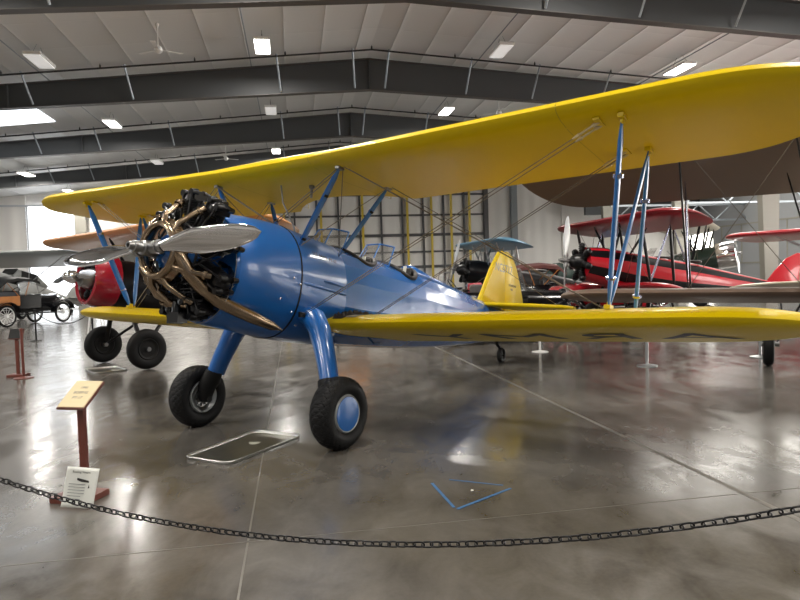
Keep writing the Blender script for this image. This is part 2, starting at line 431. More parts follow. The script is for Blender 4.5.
# ------------------------------------------------------------------ ceiling lights and fans
def area_lamp(p, power, sx, sy, parent=None, rz=YAW, col=(1, .95, .88)):
    l = bpy.data.lights.new('lamp', 'AREA'); l.shape = 'RECTANGLE'; l.size = sx; l.size_y = sy; l.energy = power; l.color = col
    o = bpy.data.objects.new('lamp', l); COL.objects.link(o); o.rotation_euler = (0, 0, rz); o.location = p or (0, 0, 0)
    if parent: o.parent = parent; o.location = (0, 0, -.16); o.rotation_euler = (0, 0, 0)
    return o
LP = 330
colnames = {-16.9: 'at the far left side', -10.2: 'on the left side', -3.7: 'just left of the ridge', 4.1: 'just right of the ridge', 10.6: 'on the right side'}
rownames = ['nearest visible', 'second', 'third', 'farthest']
ROWS = [21.1, 28.8, 37.6, 44.2]
OFF = {(-10.2, 0), (4.1, 0), (-3.7, 1), (-10.2, 2)}
for ri, s in enumerate(ROWS):
    for t in colnames:
        if (ri, t) in ((0, -16.9), (1, -16.9), (1, 10.6), (2, 10.6), (3, 4.1), (3, 10.6), (3, -3.7), (2, 4.1)):
            continue
        on = (t, ri) not in OFF
        z = roof_z(t)-.42
        root = empty('ceiling_light', B(t, s, z), YAW, ('lit' if on else 'dim')+' ceiling light '+colnames[t]+' in the '+rownames[ri]+' roof bay', 'ceiling light', 'high-bay ceiling lights')
        h = MB(); h.box((0, 0, 0), (.50, 1.25, .09)); h.build('housing', M['pvc'], root, smooth=False, bevel=.01)
        d = MB(); d.box((0, 0, -.06), (.44, 1.18, .03)); d.build('diffuser', M['lamp'] if on else M['lamp_off'], root, smooth=False)
        for yy in (-.5, .5):
            c = MB(); c.tube([(0, yy, .04), (0, yy*.3, .40)], .006, 4); c.build('hanger', M['pipe'], root)
        if on: area_lamp(None, LP, .44, 1.18, root)
for s in (-2, 5.8, 13.4):
    for t in colnames: area_lamp(B(t, s, roof_z(t)-.55), LP, .44, 1.18)
for t, s, lab in ((-6.6, 19.9, 'white three-blade ceiling fan under the nearest visible roof bay'), (-6.4, 36.7, 'small white ceiling fan far back left of the ridge'), (6.0, 27.1, 'white ceiling fan downrod just above the yellow wing right of the ridge')):
    z = roof_z(t)
    root = empty('ceiling_fan', B(t, s, z-.80), YAW, lab, 'ceiling fan', 'white ceiling fans')
    m_ = MB(); m_.tube([(0, 0, .1), (0, 0, .77)], .018, 6); m_.lathe([(.0, .74), (.06, .74), (.05, .68), (.02, .62)], (0, 0, 0), (0, 0, 1), 10); m_.build('downrod', M['white'], root)
    m_ = MB(); m_.lathe([(.01, .14), (.08, .1), (.12, .04), (.12, -.04), (.06, -.09), (.01, -.1)], (0, 0, 0), (0, 0, 1), 14); m_.build('motor_housing', M['white'], root)
    for i in range(3):
        a = i*2*PI/3+.5; b = MB(); d = Vector((math.cos(a), math.sin(a), 0)); p = Vector((-d.y, d.x, 0))
        b.slab([d*.1-p*.04, d*.7-p*.07, d*.7+p*.07, d*.1+p*.04], (0, 0, .012)); b.build('blade', M['white'], root, smooth=False)
# dark red square sign high on the far wall beside the daylit panels
sg = MB(); p = B(-22.6, S1-.35, 6.05); sg.box(p, (.75, .06, .8), RB)
tag(sg.build('wall_sign', M['sign_red'], smooth=False), 'small dark red square sign high on far wall above bright panels', 'sign')
# ------------------------------------------------------------------ aircraft building blocks
def BT(th, zh):
    t = R(th); m = Matrix(((math.cos(t), 0, -math.sin(t), 0), (0, 1, 0, 0), (math.sin(t), 0, math.cos(t), zh), (0, 0, 0, 1)))
    return m
def airfoil(th=.12, camber=.028, n=11):
    def yt(x): return 5*th*(.2969*math.sqrt(x)-.126*x-.3516*x*x+.2843*x**3-.1036*x**4)
    def yc(x): return camber*4*x*(1-x)
    xs = [.5*(1-math.cos(PI*i/n)) for i in range(n+1)]
    up = [(x, yc(x)+yt(x)) for x in reversed(xs)]; lo = [(x, yc(x)-yt(x)*1.0) for x in xs[1:-1]]
    return up+lo
def wing(mb, ya, yb, le, chord, inc=3, dih=1, dih0=.6, tipa=0, tipb=0, cut=None, th=.135, ny=30, sweep=0, ale=.36):
    ys = set()
    for i in range(ny+1): ys.add(round(ya+(yb-ya)*i/ny, 4))
    for i in range(13):
        f = 1-math.cos(PI/2*i/12)
        if tipa: ys.add(round(ya+tipa*f*.999, 4))
        if tipb: ys.add(round(yb-tipb*f*.999, 4))
    af = airfoil(th); rings = []; ci, si = math.cos(R(inc)), math.sin(R(inc))
    for y in sorted(ys):
        f = 1
        if tipa and y < ya+tipa: u = 1-(y-ya)/tipa; f = math.sqrt(max(0, 1-u**2.2))
        if tipb and y > yb-tipb: u = 1-(yb-y)/tipb; f = math.sqrt(max(0, 1-u**2.2))
        x0 = ale*(1-f)*chord; x1 = chord*(1-(1-f)*(.985-ale))
        if cut and abs(y) < cut[0]: x1 -= cut[1]*math.cos(PI/2*abs(y)/cut[0])**.6
        c = max(x1-x0, .01*chord); tk = (c/chord)**.75 if not cut or abs(y) > cut[0] else 1
        zb = le[1]+max(0, abs(y)-dih0)*math.sin(R(dih))
        xb = le[0]-sweep*abs(y)
        rings.append([(xb-(x0+px*c)*ci, y, zb-(x0+px*c)*si+pz*chord*tk) for px, pz in af])
    return mb.loft(rings)
def wing_under(le, chord, inc, dih, dih0, x, y, th=.135):
    """a point on the lower surface at x metres behind the leading edge"""
    ci, si = math.cos(R(inc)), math.sin(R(inc)); f = x/chord
    yt = 5*th*(.2969*math.sqrt(f)-.126*f-.3516*f*f+.2843*f**3-.1036*f**4); yc = .028*4*f*(1-f)
    return Vector((le[0]-x*ci, y, le[1]+max(0, abs(y)-dih0)*math.sin(R(dih))-x*si+(yc-yt)*chord))
def wing_over(le, chord, inc, dih, dih0, x, y, th=.135):
    ci, si = math.cos(R(inc)), math.sin(R(inc)); f = x/chord
    yt = 5*th*(.2969*math.sqrt(f)-.126*f-.3516*f*f+.2843*f**3-.1036*f**4); yc = .028*4*f*(1-f)
    return Vector((le[0]-x*ci, y, le[1]+max(0, abs(y)-dih0)*math.sin(R(dih))-x*si+(yc+yt)*chord))
def body_ring(x, hw, zt, zb, n=2.3, k=32, y0=0):
    zc = (zt+zb)/2; hh = (zt-zb)/2; r = []
    for i in range(k):
        a = 2*PI*(i+.5)/k; c, s = math.cos(a), math.sin(a)
        r.append((x, y0+hw*math.copysign(abs(c)**(2/n), c), zc+hh*math.copysign(abs(s)**(2/n), s)))
    return r
def fuselage(T, st, m, parent, name='fuselage', k=32, smooth=True):
    mb = MB(T); mb.loft([body_ring(*s, k=k) for s in st]); return mb.build(name, m, parent, smooth=smooth)
def strut(T, a, b, w, m, parent, name='interplane_strut', flat=.42, up=(1, 0, 0), n=12):
    a, b = Vector(a), Vector(b); mb = MB(T)
    pts = [a+(b-a)*f for f in (0, .04, .12, .5, .88, .96, 1)]; rs = [w*.32, w*.5, w*.92, w, w*.92, w*.5, w*.32]
    mb.tube(pts, rs, n, flat=flat, up=up); return mb.build(name, m, parent)
def wheel(T, c, r, w, parent, hub_m, name='wheel', tread=False, disc_m=None, rim_m=None, side=1):
    """tyre with separate rim; axis along body y"""
    c = Vector(c); mb = MB(T); prof = []
    rr = r*.58 if not tread else r*.60; n = 330 if tread else 28; kp = 56 if tread else 16
    hw = w/2; rc = (r+r*.46)/2; rh = (r-r*.46)/2
    rings = []
    for i in range(n):
        a = 2*PI*i/n; ring = []
        for j in range(kp):
            b = 2*PI*j/kp; cx, sx = math.cos(b), math.sin(b)
            pr = rc+rh*math.copysign(abs(cx)**.85, cx); py = hw*math.copysign(abs(sx)**.8, sx)
            if tread and cx > -.1:
                u = a*28/(2*PI); v = b/(2*PI)*10 if b < PI else (b-2*PI)/(2*PI)*10
                g1 = abs((u+v) % 1-.5); g2 = abs((u-v) % 1-.5)
                g = max(0, 1-min(.5-g1, .5-g2)/.12)
                pr -= .013*g*min(1, max(0, cx+.1)*2)
            ring.append((c.x+pr*math.cos(a), c.y+py, c.z+pr*math.sin(a)))
        rings.append(ring)
    mb.loft(rings, False, True); ty = mb.build(name, M['rubber'], parent)
    h = MB(T)
    h.lathe([(r*.50, -hw*.55), (r*.50, hw*.55)], c, (0, 1, 0), 28, True)
    for sg in (-1, 1):
        h.lathe([(r*.54, sg*hw*.70), (r*.50, sg*hw*.92), (r*.40, sg*hw*.7), (r*.40, sg*hw*.5)], c, (0, 1, 0), 28)
    h.build('rim', rim_m or M['alu'], ty)
    if disc_m:
        d = MB(T); d.lathe([(r*.47, side*hw*.66), (r*.465, side*hw*.90), (r*.3, side*hw*.97), (.001, side*hw*.97)], c, (0, 1, 0), 32)
        d.build('hub_cap', disc_m, ty)
    return ty
def blade_mesh(mb, R0, R1, chord, phi, s=1, ctr=(0, 0, 0), beta0=52, beta1=17, sgn=1):
    """phi: angle of the blade in the y-z plane, leading edge on the side it turns towards"""
    rd = Vector((0, math.cos(phi), math.sin(phi))); td = Vector((0, -math.sin(phi), math.cos(phi))); ax = Vector((1, 0, 0)); ctr = Vector(ctr)
    rings = []; N = 22
    for i in range(N+1):
        f = i/N; r = R0+(R1-R0)*f
        b = R(beta0+(beta1-beta0)*f**.7)
        wch = chord*(.34+.66*min(1, f/.38)**1.0*(1 if f < .38 else 1)) if f < .38 else chord*(1-.34*((f-.38)/.62)**1.5)
        if f > .62: wch *= (max(0.0, 1-((f-.62)/.38)**2.6))**.5*.98+.02
        tk = chord*(.26*(1-f)**1.3+.09) if f > .03 else chord*.3
        if f > .95: tk *= .5
        cd = (td*math.cos(b)*sgn+ax*math.sin(b)); nd = (ax*math.cos(b)-td*math.sin(b)*sgn)
        ring = []
        for j in range(16):
            a = 2*PI*j/16; cx, sx = math.cos(a), math.sin(a)
            ring.append(ctr+rd*r+cd*(cx*wch/2)+nd*((sx if sx > 0 else sx*.35)*tk/2))
        rings.append(ring)
    return mb.loft(rings)
def propeller(T, parent, Rp, chord, phi, m, hub_m, nb=2, ctr=(0, 0, 0), spinner=None, sgn=1):
    h = MB(T); c = Vector(ctr)
    h.lathe([(.001, .155), (.018, .155), (.018, .19), (.034, .19), (.036, .15), (.05, .145), (.052, .10), (.040, .095), (.042, .07), (.062, .06), (.068, .0), (.062, -.07), (.05, -.12), (.001, -.12)], c, (1, 0, 0), 20)
    for i in range(nb):
        a = phi+2*PI*i/nb; d = Vector((0, math.cos(a), math.sin(a)))
        h.lathe([(.052, .02), (.052, .10), (.062, .10), (.062, .15), (.05, .15), (.044, .20)], c, d, 18, False)
    p = h.build('propeller', hub_m, parent)
    for i in range(nb):
        b = MB(T); blade_mesh(b, .13, Rp, chord, phi+2*PI*i/nb, ctr=ctr, sgn=sgn); b.build('blade', m, p)
    if spinner:
        s = MB(T); s.lathe([(.001, spinner*1.5), (spinner*.5, spinner*1.3), (spinner*.85, spinner*.7), (spinner, 0), (spinner*.9, -.02)], c, (1, 0, 0), 24); s.build('spinner', m, p)
    return p
def radial_engine(T, parent, x0, zc, rad, n=9, detail=2, nose_m=None, pipe_m=None):
    nose_m = nose_m or M['blue']
    e = MB(T); c = Vector((x0, 0, zc)); ax = Vector((1, 0, 0))
    e.lathe([(.001, .36), (.06, .36), (.065, .30), (.10, .27), (.15, .24), (.17, .17), (.20, .12), (.21, -.14), (.17, -.2), (.15, -.34), (.001, -.34)], c, ax, 28)
    if detail > 1:
        for k in range(12):
            a = 2*PI*k/12; e.lathe([(.001, .0), (.011, 0), (.011, .03), (.001, .03)], c+Vector((.225, .135*math.cos(a), .135*math.sin(a))), ax, 6)
        for k in range(6):
            a = 2*PI*k/6; e.box(c+Vector((.20, .11*math.cos(a), .11*math.sin(a))), (.14, .018, .018))
    eng = e.build('engine', nose_m, parent)
    for k in range(n):
        a = PI/2+2*PI*k/n; d = Vector((0, math.cos(a), math.sin(a))); t = Vector((0, -d.z, d.y))
        b = MB(T); prof = []; r0 = .19
        nf = 13 if detail > 1 else 5
        L = rad-.10-r0
        for i in range(nf):
            h = r0+L*i/nf; st = L/nf; rf = .078 if i < nf*.6 else .092
            prof += [(.062, h), (rf, h+st*.3), (rf, h+st*.55), (.062, h+st*.8)]
        prof += [(.085, rad-.10), (.08, rad-.05), (.045, rad-.02), (.001, rad-.015)]
        b.lathe(prof, c, d, 18 if detail > 1 else 10)
        if detail > 1:
            for sg in (-1, 1):      # rocker boxes leaning fore and aft with a rounded cap
                p0 = c+d*(rad-.075)+t*(sg*.058)+ax*-.01
                rt = Matrix((ax, t, d)).transposed()
                b.box(p0+d*.025, (.15, .05, .075), rt, .75)
                b.tube([p0+ax*.03+d*.05-t*0, p0+ax*.095+d*.045], [.034, .030], 10)
                b.tube([p0-ax*.03+d*.05, p0-ax*.10+d*.04], [.03, .024], 8)
                # push rod tubes
                b.tube([c+d*.20+ax*.10+t*sg*.035, p0+ax*.085+d*.03], .0115, 7)
                # spark plug and lead
                b.tube([c+d*(rad-.13)+t*sg*.085+ax*.02, c+d*(rad-.13)+t*sg*.125+ax*.04], [.014, .009], 6)
                b.tube([c+d*(rad-.13)+t*sg*.125+ax*.04, c+d*(rad-.2)+t*sg*.15+ax*.09, c+d*.26+t*sg*.08+ax*.13], .006, 5)
        b.build('cylinder', M['black'], eng)
        if detail > 1:
            # intake pipe behind
            q = MB(T); q.tube([c+d*.19-ax*.17+t*.05, c+d*.30-ax*.20+t*.07, c+d*.42-ax*.14+t*.06, c+d*(rad-.10)-ax*.06+t*.04], .024, 9); q.build('intake_pipe', M['black'], eng)
    return eng

def wire(T, a, b, parent, r=.0045, m=None, name='bracing_wire'):
    w = MB(T); w.tube([a, b], r, 5); return w.build(name, m or M['wire'], parent)

# ------------------------------------------------------------------ the blue and yellow trainer biplane
def trainer():
    th, w, zh = 7.748, 34.087, 1.855
    T = BT(th, zh)
    root = empty('biplane', (-2.084, 5.323, 0), math.atan2(-math.cos(R(w)), -math.sin(R(w))),
                 'blue and yellow trainer biplane with bronze exhaust ring and polished propeller in foreground', 'airplane')
    Y, BL = M['yellow'], M['blue']
    # --- fuselage
    zc = -.09
    cowl = MB(T)
    st = [(-.60, .44, .35, -.53, 2), (-.545, .475, .385, -.565, 2), (-.56, .505, .415, -.595, 2), (-.66, .525, .435, -.615, 2), (-.90, .525, .452, -.64, 2.05), (-1.15, .512, .46, -.675, 2.12), (-1.335, .50, .452, -.70, 2.2)]
    cowl.loft([body_ring(*s, k=48) for s in st], True); cw = cowl.build('engine_cowling', BL, root)
    b = MB(T); b.loft([body_ring(x, a, zt+.0, zb_, n, k=48) for x, a, zt, zb_, n in ((-1.325, .5035, .4555, -.7035, 2.2), (-1.345, .5035, .4545, -.7045, 2.2))]); b.build('cowling_seam', M['black_m'], cw)
    f1 = MB(T)
    st = [(-1.33, .498, .45, -.70, 2.2), (-1.5, .492, .43, -.715, 2.3), (-1.8, .478, .395, -.735, 2.4), (-2.062, .468, .37, -.745, 2.5)]
    f1.loft([body_ring(*s, k=48) for s in st]); fm = f1.build('forward_fuselage_panel', BL, root)
    # two pressed flutes along the metal side panel, a filler cap and dzus buttons
    for sg in (1, -1):
        for z0, z1, x0, x1, r in ((-.155, -.20, -1.36, -2.05, .016), (-.10, -.125, -1.68, -2.05, .013)):
            q = MB(T); q.tube([(x0, sg*.487, z0), (x0-.06, sg*.492, z0), (x1, sg*.466, z1)], [.006, r, r], 10); q.build('side_moulding', BL, fm)
    q = MB(T)
    for p in ((-1.30, .505, -.17), (-1.2, .515, -.12), (-1.05, .50, -.33), (-.9, .37, -.50), (-1.25, .46, -.44), (-1.38, .40, -.56)):
        q.lathe([(.001, .0), (.012, 0), (.012, .012), (.001, .016)], p, (0, 1, -.2), 8)
    q.build('fastener', M['chrome'], cw)
    text('U.S. ARMY  PT-17', .052, M['ink'], root, T @ frame_T((-1.66, .4935, .135), (-1, -.04, -.12), (0, -.42, 1)), 'stencil_lettering', .001)
    # rear fabric fuselage, facetted by its stringers
    rs = [(-2.058, .462, .365, -.742, 2.5), (-2.3, .458, .35, -.748, 2.5), (-2.6, .455, .325, -.75, 2.5), (-2.95, .448, .315, -.75, 2.45), (-3.4, .43, .30, -.748, 2.4), (-3.8, .405, .30, -.742, 2.35),
          (-4.3, .36, .265, -.725, 2.3), (-5.0, .288, .20, -.69, 2.2), (-5.6, .22, .135, -.645, 2.1), (-6.2, .15, .07, -.585, 2), (-6.8, .085, .02, -.50, 2), (-7.1, .035, -.02, -.42, 2)]
    rear = fuselage(T, rs, M['blue_fab'], root, 'rear_fuselage', k=18, smooth=False)
    # cut the two cockpits
    dg = None
    for cx, L in ((-2.60, .34), (-3.50, .33)):
        cm = MB(T); cm.loft([[(cx+L*math.cos(a), .335*math.sin(a), z) for a in [2*PI*k/28 for k in range(28)]] for i, z in enumerate((-.25, .05, .30, .55))])
        cut = cm.build('cutter', M['dark_in'], root)
        bo = rear.modifiers.new('cockpit', 'BOOLEAN'); bo.operation = 'DIFFERENCE'; bo.object = cut; bo.solver = 'EXACT'; bo.material_mode = 'TRANSFER'
        bpy.context.view_layer.update()
        me = bpy.data.meshes.new_from_object(rear.evaluated_get(bpy.context.evaluated_depsgraph_get())); rear.modifiers.clear()
        rear.data = me; bpy.data.objects.remove(cut)
        # padded coaming following the cut
        co_ = MB(T); pts = []
        for k in range(32):
            a = 2*PI*k/32; x = cx+(L+.005)*math.cos(a); y = .34*math.sin(a)
            i = 0
            while rs[i+1][0] > x: i += 1
            f = (rs[i][0]-x)/(rs[i][0]-rs[i+1][0]); hw = rs[i][1]*(1-f)+rs[i+1][1]*f; zt = rs[i][2]*(1-f)+rs[i+1][2]*f; zb_ = rs[i][3]*(1-f)+rs[i+1][3]*f; n = 2.4
            zz = (zt+zb_)/2+(zt-zb_)/2*(1-min(1, abs(y)/hw)**n)**(1/n)
            pts.append(Vector((x, y, zz+.004)))
        rings = []
        for i, p in enumerate(pts):
            d = (pts[(i+1) % 32]-pts[i-1]).normalized(); u = Vector((0, 0, 1)); u = (u-d*u.dot(d)).normalized(); v = d.cross(u)
            rings.append([p+u*.028*math.cos(b_)+v*.028*math.sin(b_) for b_ in [2*PI*j/8 for j in range(8)]])
        co_.loft(rings, False, True); co_.build('cockpit_coaming', M['leather'], root)
        # seat back with pale harness
        s_ = MB(T); s_.box((cx-L+.07, 0, .12), (.05, .34, .40), Matrix.Rotation(R(-8), 3, 'Y')); so = s_.build('seat', M['leather'], root, bevel=.02)
        for yy in (-.07, .07):
            h_ = MB(T); h_.box((cx-L+.105, yy, .17), (.012, .045, .34), Matrix.Rotation(R(-8), 3, 'Y')); h_.build('harness_strap', M['paper'], so, smooth=False)
        # windscreen : three glass panes in a tube frame
        wx = cx+L+.15; zt = .33 if cx > -3 else .30; H_ = .23
        corners = [(wx-.10, .25, zt-.05), (wx+.06, .12, zt+.0), (wx+.06, -.12, zt+.0), (wx-.10, -.25, zt-.05)]
        tops = [(x-.16, y*.85, zt+H_-(.02 if abs(y) > .2 else 0)) for x, y, z in corners]
        fr = MB(T)
        for a_, b_ in zip(corners, tops): fr.tube([a_, b_], .009, 6)
        for seq in (corners, tops): fr.tube(seq, .009, 6)
        wo_ = fr.build('windscreen', M['blue_strut'], root)
        for i in range(3):
            g_ = MB(T); nrm = (Vector(tops[i])-Vector(corners[i])).cross(Vector(corners[i+1])-Vector(corners[i])).normalized()*.003
            g_.slab([corners[i], corners[i+1], tops[i+1], tops[i]], nrm); g_.build('pane', M['glass'], wo_, smooth=False)
    # headrest fairing behind the rear cockpit
    hr = MB(T); hr.loft([body_ring(x, hw, zt, .16, 2, 16) for x, hw, zt in ((-3.86, .02, .22), (-3.88, .12, .37), (-3.95, .13, .385), (-4.4, .09, .31), (-5.0, .05, .215), (-5.4, .015, .165))]); hr.build('headrest_fairing', M['blue_fab'], root)
    # --- engine
    eng = radial_engine(T, root, -.42, 0, .585, 9)
    ring = MB(T); n = 48; rx = -.10
    ring.lathe([(.222+.032*math.cos(a), .048*math.sin(a)) for a in [2*PI*k/14 for k in range(14)]], (rx, 0, 0), (1, 0, 0), 48, closed=True)
    ring.lathe([(.250, .0), (.285, -.05), (.262, -.10), (.225, -.06)], (rx, 0, 0), (1, 0, 0), 48, closed=True)
    ro = ring.build('exhaust_collector_ring', M['bronze'], root)
    for k in range(9):
        a = PI/2+2*PI*k/9; d = Vector((0, math.cos(a), math.sin(a))); t = Vector((0, -d.z, d.y)); X = Vector((1, 0, 0)); c = Vector((0, 0, 0))
        p = MB(T)
        p.tube([c+d*.235+X*(rx-.01)+t*-.03, c+d*.31+X*(rx-.03)-t*.015, c+d*.40+X*(rx-.13)+t*.01, c+d*.47+X*(rx-.22)+t*.03], [.028, .026, .025, .027], 12)
        p.lathe([(.036, -.012), (.042, -.012), (.042, .012), (.036, .012)], c+d*.44+X*(rx-.18)+t*.02, d-X*.8, 12)
        p.build('exhaust_stub', M['bronze'], ro)
    p = MB(T)
    path = [(-.11, .20, .06), (-.13, .245, -.05), (-.19, .275, -.17), (-.32, .30, -.29), (-.46, .335, -.385), (-.62, .38, -.455), (-.80, .43, -.52), (-1.0, .47, -.585), (-1.12, .485, -.62)]
    p.tube(path, [.035, .055, .062, .066, .066, .062, .058, .042, .008], 16); p.build('exhaust_outlet_pipe', M['bronze'], ro)
    for pts in ([(-.18, -.24, -.06), (-.22, -.32, -.22), (-.32, -.30, -.36), (-.42, -.2, -.42)], [(-.18, -.13, -.22), (-.2, -.12, -.34), (-.28, -.04, -.44), (-.36, .08, -.46)]):
        p = MB(T); p.tube(pts, .032, 12); p.build('exhaust_stub', M['bronze'], ro)
    # ignition ring, oil sump and carburettor clutter under the engine
    g = MB(T)
    g.lathe([(.275+.012*math.cos(a), .012*math.sin(a)) for a in [2*PI*k/6 for k in range(6)]], (-.27, 0, 0), (1, 0, 0), 36, closed=True)
    g.box((-.45, 0, -.50), (.22, .13, .16)); g.box((-.30, .06, -.56), (.10, .10, .09)); g.box((-.38, -.1, -.56), (.1, .1, .1)); g.tube([(-.3, .02, -.42), (-.30, .02, -.6)], .04, 10)
    g.lathe([(.001, 0), (.035, 0), (.035, .04), (.001, .05)], (-.28, .14, -.42), (1, 0, 0), 12)
    for i in range(14):
        a = random.uniform(PI*.9, PI*2.1); r0 = random.uniform(.25, .35); r1 = random.uniform(.4, .52)
        d0 = Vector((0, math.cos(a), math.sin(a))); d1 = Vector((0, math.cos(a+.35), math.sin(a+.35)))
        g.tube([d0*r0+Vector((-.25, 0, 0)), d0*(r0+r1)/2+Vector((-.2, 0, 0)), d1*r1+Vector((-.34, 0, 0))], .008, 5)
    g.build('engine_accessory', M['black'], root, bevel=.004)
    # thin wire ring stays in front of the cowl
    g = MB(T)
    g.lathe([(.515+.004*math.cos(a), .004*math.sin(a)) for a in [2*PI*k/5 for k in range(5)]], (-.50, 0, -.09), (1, 0, 0), 48, closed=True)
    for a in (.3, 2.8, -.4, 3.6): g.tube([(-.50, .515*math.cos(a), -.09+.515*math.sin(a)), (-.62, .44*math.cos(a+.1), -.09+.44*math.sin(a+.1))], .004, 4)
    g.build('cowl_stay', M['steel'], root)
    propeller(T, root, 1.33, .225, R(2.4), M['chrome'], M['steel'])
    # --- wings
    SEAM = mat('yellow_seam', (.50, .36, .01), .5)
    UL, UC, UI, UD = (-1.185, 1.02), 1.53, 3.4, 1.3
    LL, LC, LI, LD = (-1.775, -.53), 1.53, 5.0, 1.57
    up = MB(T); wing(up, -4.87, 4.87, UL, UC, UI, UD, .6, .95, .95, cut=(.80, .40), ny=56); uw = up.build('upper_wing', Y, root)
    for y in (-.62, .62, 3.05, -3.05):
        g = MB(T); g.loft([[Vector(p)+(Vector((0, dy, 0))) for p in [wing_over(UL, UC*1.0, UI, UD, .6, x, y)+Vector((0, 0, .0015)) for x in (1.4, 1.0, .6, .3, .12, .03, .003)]+[wing_under(UL, UC, UI, UD, .6, x, y)-Vector((0, 0, .0015)) for x in (.003, .03, .12, .3, .6, 1.0, 1.4)]] for dy in (-.004, .004)], False); g.build('wing_seam', SEAM, uw)
    for sg in (1, -1):
        lo = MB(T); ya, yb = (.40, 4.69) if sg > 0 else (-4.69, -.40)
        wing(lo, ya, yb, LL, LC, LI, LD, 0, 0 if sg > 0 else .95, .95 if sg > 0 else 0, ny=30); lw = lo.build('lower_wing', Y, root)
        # walkway by the root
        wk = MB(T)
        P = [[wing_over(LL, LC, LI, LD, 0, x, sg*y)+Vector((0, 0, .004)) for x in (.06, .2, .5, .9, 1.3, 1.5)] for y in (.47, .78)]
        wk.add(P[0]+P[1], [(i, i+1, 7+i, 6+i) for i in range(5)]); wk.build('wing_walkway', mat('walkway_grey', (.23, .22, .20), .7) if sg > 0 else bpy.data.materials['walkway_grey'], lw)
        # underside army lettering
        p = wing_under(LL, LC, LI, LD, 0, .72, sg*2.7)
        tx = 'ARMY' if sg > 0 else 'U.S.'
        to = text(tx, 1.0, M['ink'], lw, Matrix.Identity(4), 'wing_lettering', 0, 1.15)
        import bmesh
        bm = bmesh.new(); bm.from_mesh(to.data)
        for q in range(-9, 10): bmesh.ops.bisect_plane(bm, geom=bm.verts[:]+bm.edges[:]+bm.faces[:], plane_co=(0, q*.055, 0), plane_no=(0, 1, 0))
        for v in bm.verts: v.co = T @ (wing_under(LL, LC, LI, LD, 0, min(1.45, max(.05, .72-v.co.y)), sg*2.7-v.co.x)+Vector((0, 0, -.003)))
        bm.to_mesh(to.data); bm.free()
        # interplane struts
        A = wing_under(UL, UC, UI, UD, .6, .20, sg*3.48); Bq = wing_under(UL, UC, UI, UD, .6, 1.02, sg*3.48)
        C = wing_over(LL, LC, LI, LD, 0, .20, sg*3.24); D = wing_over(LL, LC, LI, LD, 0, 1.02, sg*3.24)
        for p0, p1, wd in ((A, C, .044), (Bq, D, .040), (Bq+Vector((.02, 0, -.03)), C+Vector((-.05, 0, .03)), .036)):
            s = strut(T, p0, p1, wd, M['blue_strut'], root)
            if p0 is A or p0 is Bq:
                k = MB(T); d = (p1-p0).normalized()
                k.tube([p0+d*.42, p0+d*.45], .040, 10); k.tube([p1-d*.27, p1-d*.25], .040, 10); k.build('strut_clamp', M['silver_strut'], s)
        for p in (A, Bq, C, D):
            k = MB(T); dz = -.035 if p in (A, Bq) else .03
            k.box(p+Vector((0, 0, dz*.4)), (.11, .05, .035)); k.box(p+Vector((0, 0, dz)), (.05, .02, .05)); k.build('strut_fitting', M['yellow_plain'], root, bevel=.004)
        # cabane struts
        A2 = wing_under(UL, UC, UI, UD, .6, .20, sg*.86); B2 = wing_under(UL, UC, UI, UD, .6, 1.0, sg*.86)
        a2 = Vector((-1.378, sg*.40, .21)); b2 = Vector((-1.994, sg*.392, .20))
        for p0, p1, wd in ((A2, a2, .040), (B2, b2, .036)):
            s = strut(T, p0, p1, wd, M['blue'], root, 'cabane_strut'); k = MB(T); d = (p1-p0)
            for f in (.33, .88): k.tube([p0+d*f, p0+d*(f+.03)], .03, 8)
            k.build('strut_clamp', M['black_m'], s)
            k = MB(T); k.box(p0, (.09, .05, .04)); k.build('strut_fitting', M['steel'], root, bevel=.004)
        wire(T, B2, a2, root); wire(T, A2+Vector((0, .04*sg, 0)), b2, root)
        # flying wires (double) and landing wires
        U1 = wing_under(UL, UC, UI, UD, .6, .24, sg*3.30); U2 = wing_under(UL, UC, UI, UD, .6, 1.0, sg*3.30)
        F1 = Vector((-1.36, sg*.50, -.46)); F2 = Vector((-2.45, sg*.47, -.44))
        for dx in (0, -.07):
            wire(T, U1+Vector((dx, 0, 0)), F1+Vector((dx*.5, 0, 0)), root, .0042)
        wire(T, U2, F2, root, .0042); wire(T, U2+Vector((-.05, 0, 0)), F2+Vector((-.04, 0, 0)), root, .0042)
        wire(T, A2+Vector((0, sg*.05, 0)), C+Vector((0, -sg*.06, .01)), root, .0042); wire(T, A2+Vector((-.06, sg*.05, 0)), C+Vector((-.06, -sg*.06, .01)), root, .0042)
        wire(T, B2+Vector((0, sg*.05, 0)), D+Vector((0, -sg*.06, .01)), root, .0042)
        for U, F in ((U1, F1), (U2, F2)):
            d = (F-U).normalized()
            for dx in (0, -.07):
                k = MB(T); o_ = U+Vector((dx, 0, 0)); k.tube([o_+d*.0, o_+d*.05, o_+d*.055, o_+d*.16, o_+d*.165, o_+d*.22], [.016, .016, .010, .010, .016, .008], 8); k.build('turnbuckle', M['cream_plate'], root)
            k = MB(T); k.box(U, (.16, .05, .02)); k.build('wire_anchor', M['yellow_plain'], root)
        k = MB(T); k.box(F1, (.07, .03, .05)); k.build('wire_anchor', M['black_m'], root, bevel=.005)
        # javelin where the wires cross
        # fuel sight and handles below the centre section
        # --- landing gear
        g_ = MB(T)
        secs = [((-1.52, sg*.40, -.44), .12, .09), ((-1.52, sg*.50, -.48), .125, .105), ((-1.515, sg*.59, -.60), .118, .098), ((-1.50, sg*.665, -.75), .108, .085), ((-1.475, sg*.745, -.93), .102, .076), ((-1.455, sg*.805, -1.09), .098, .072)]
        rings = []
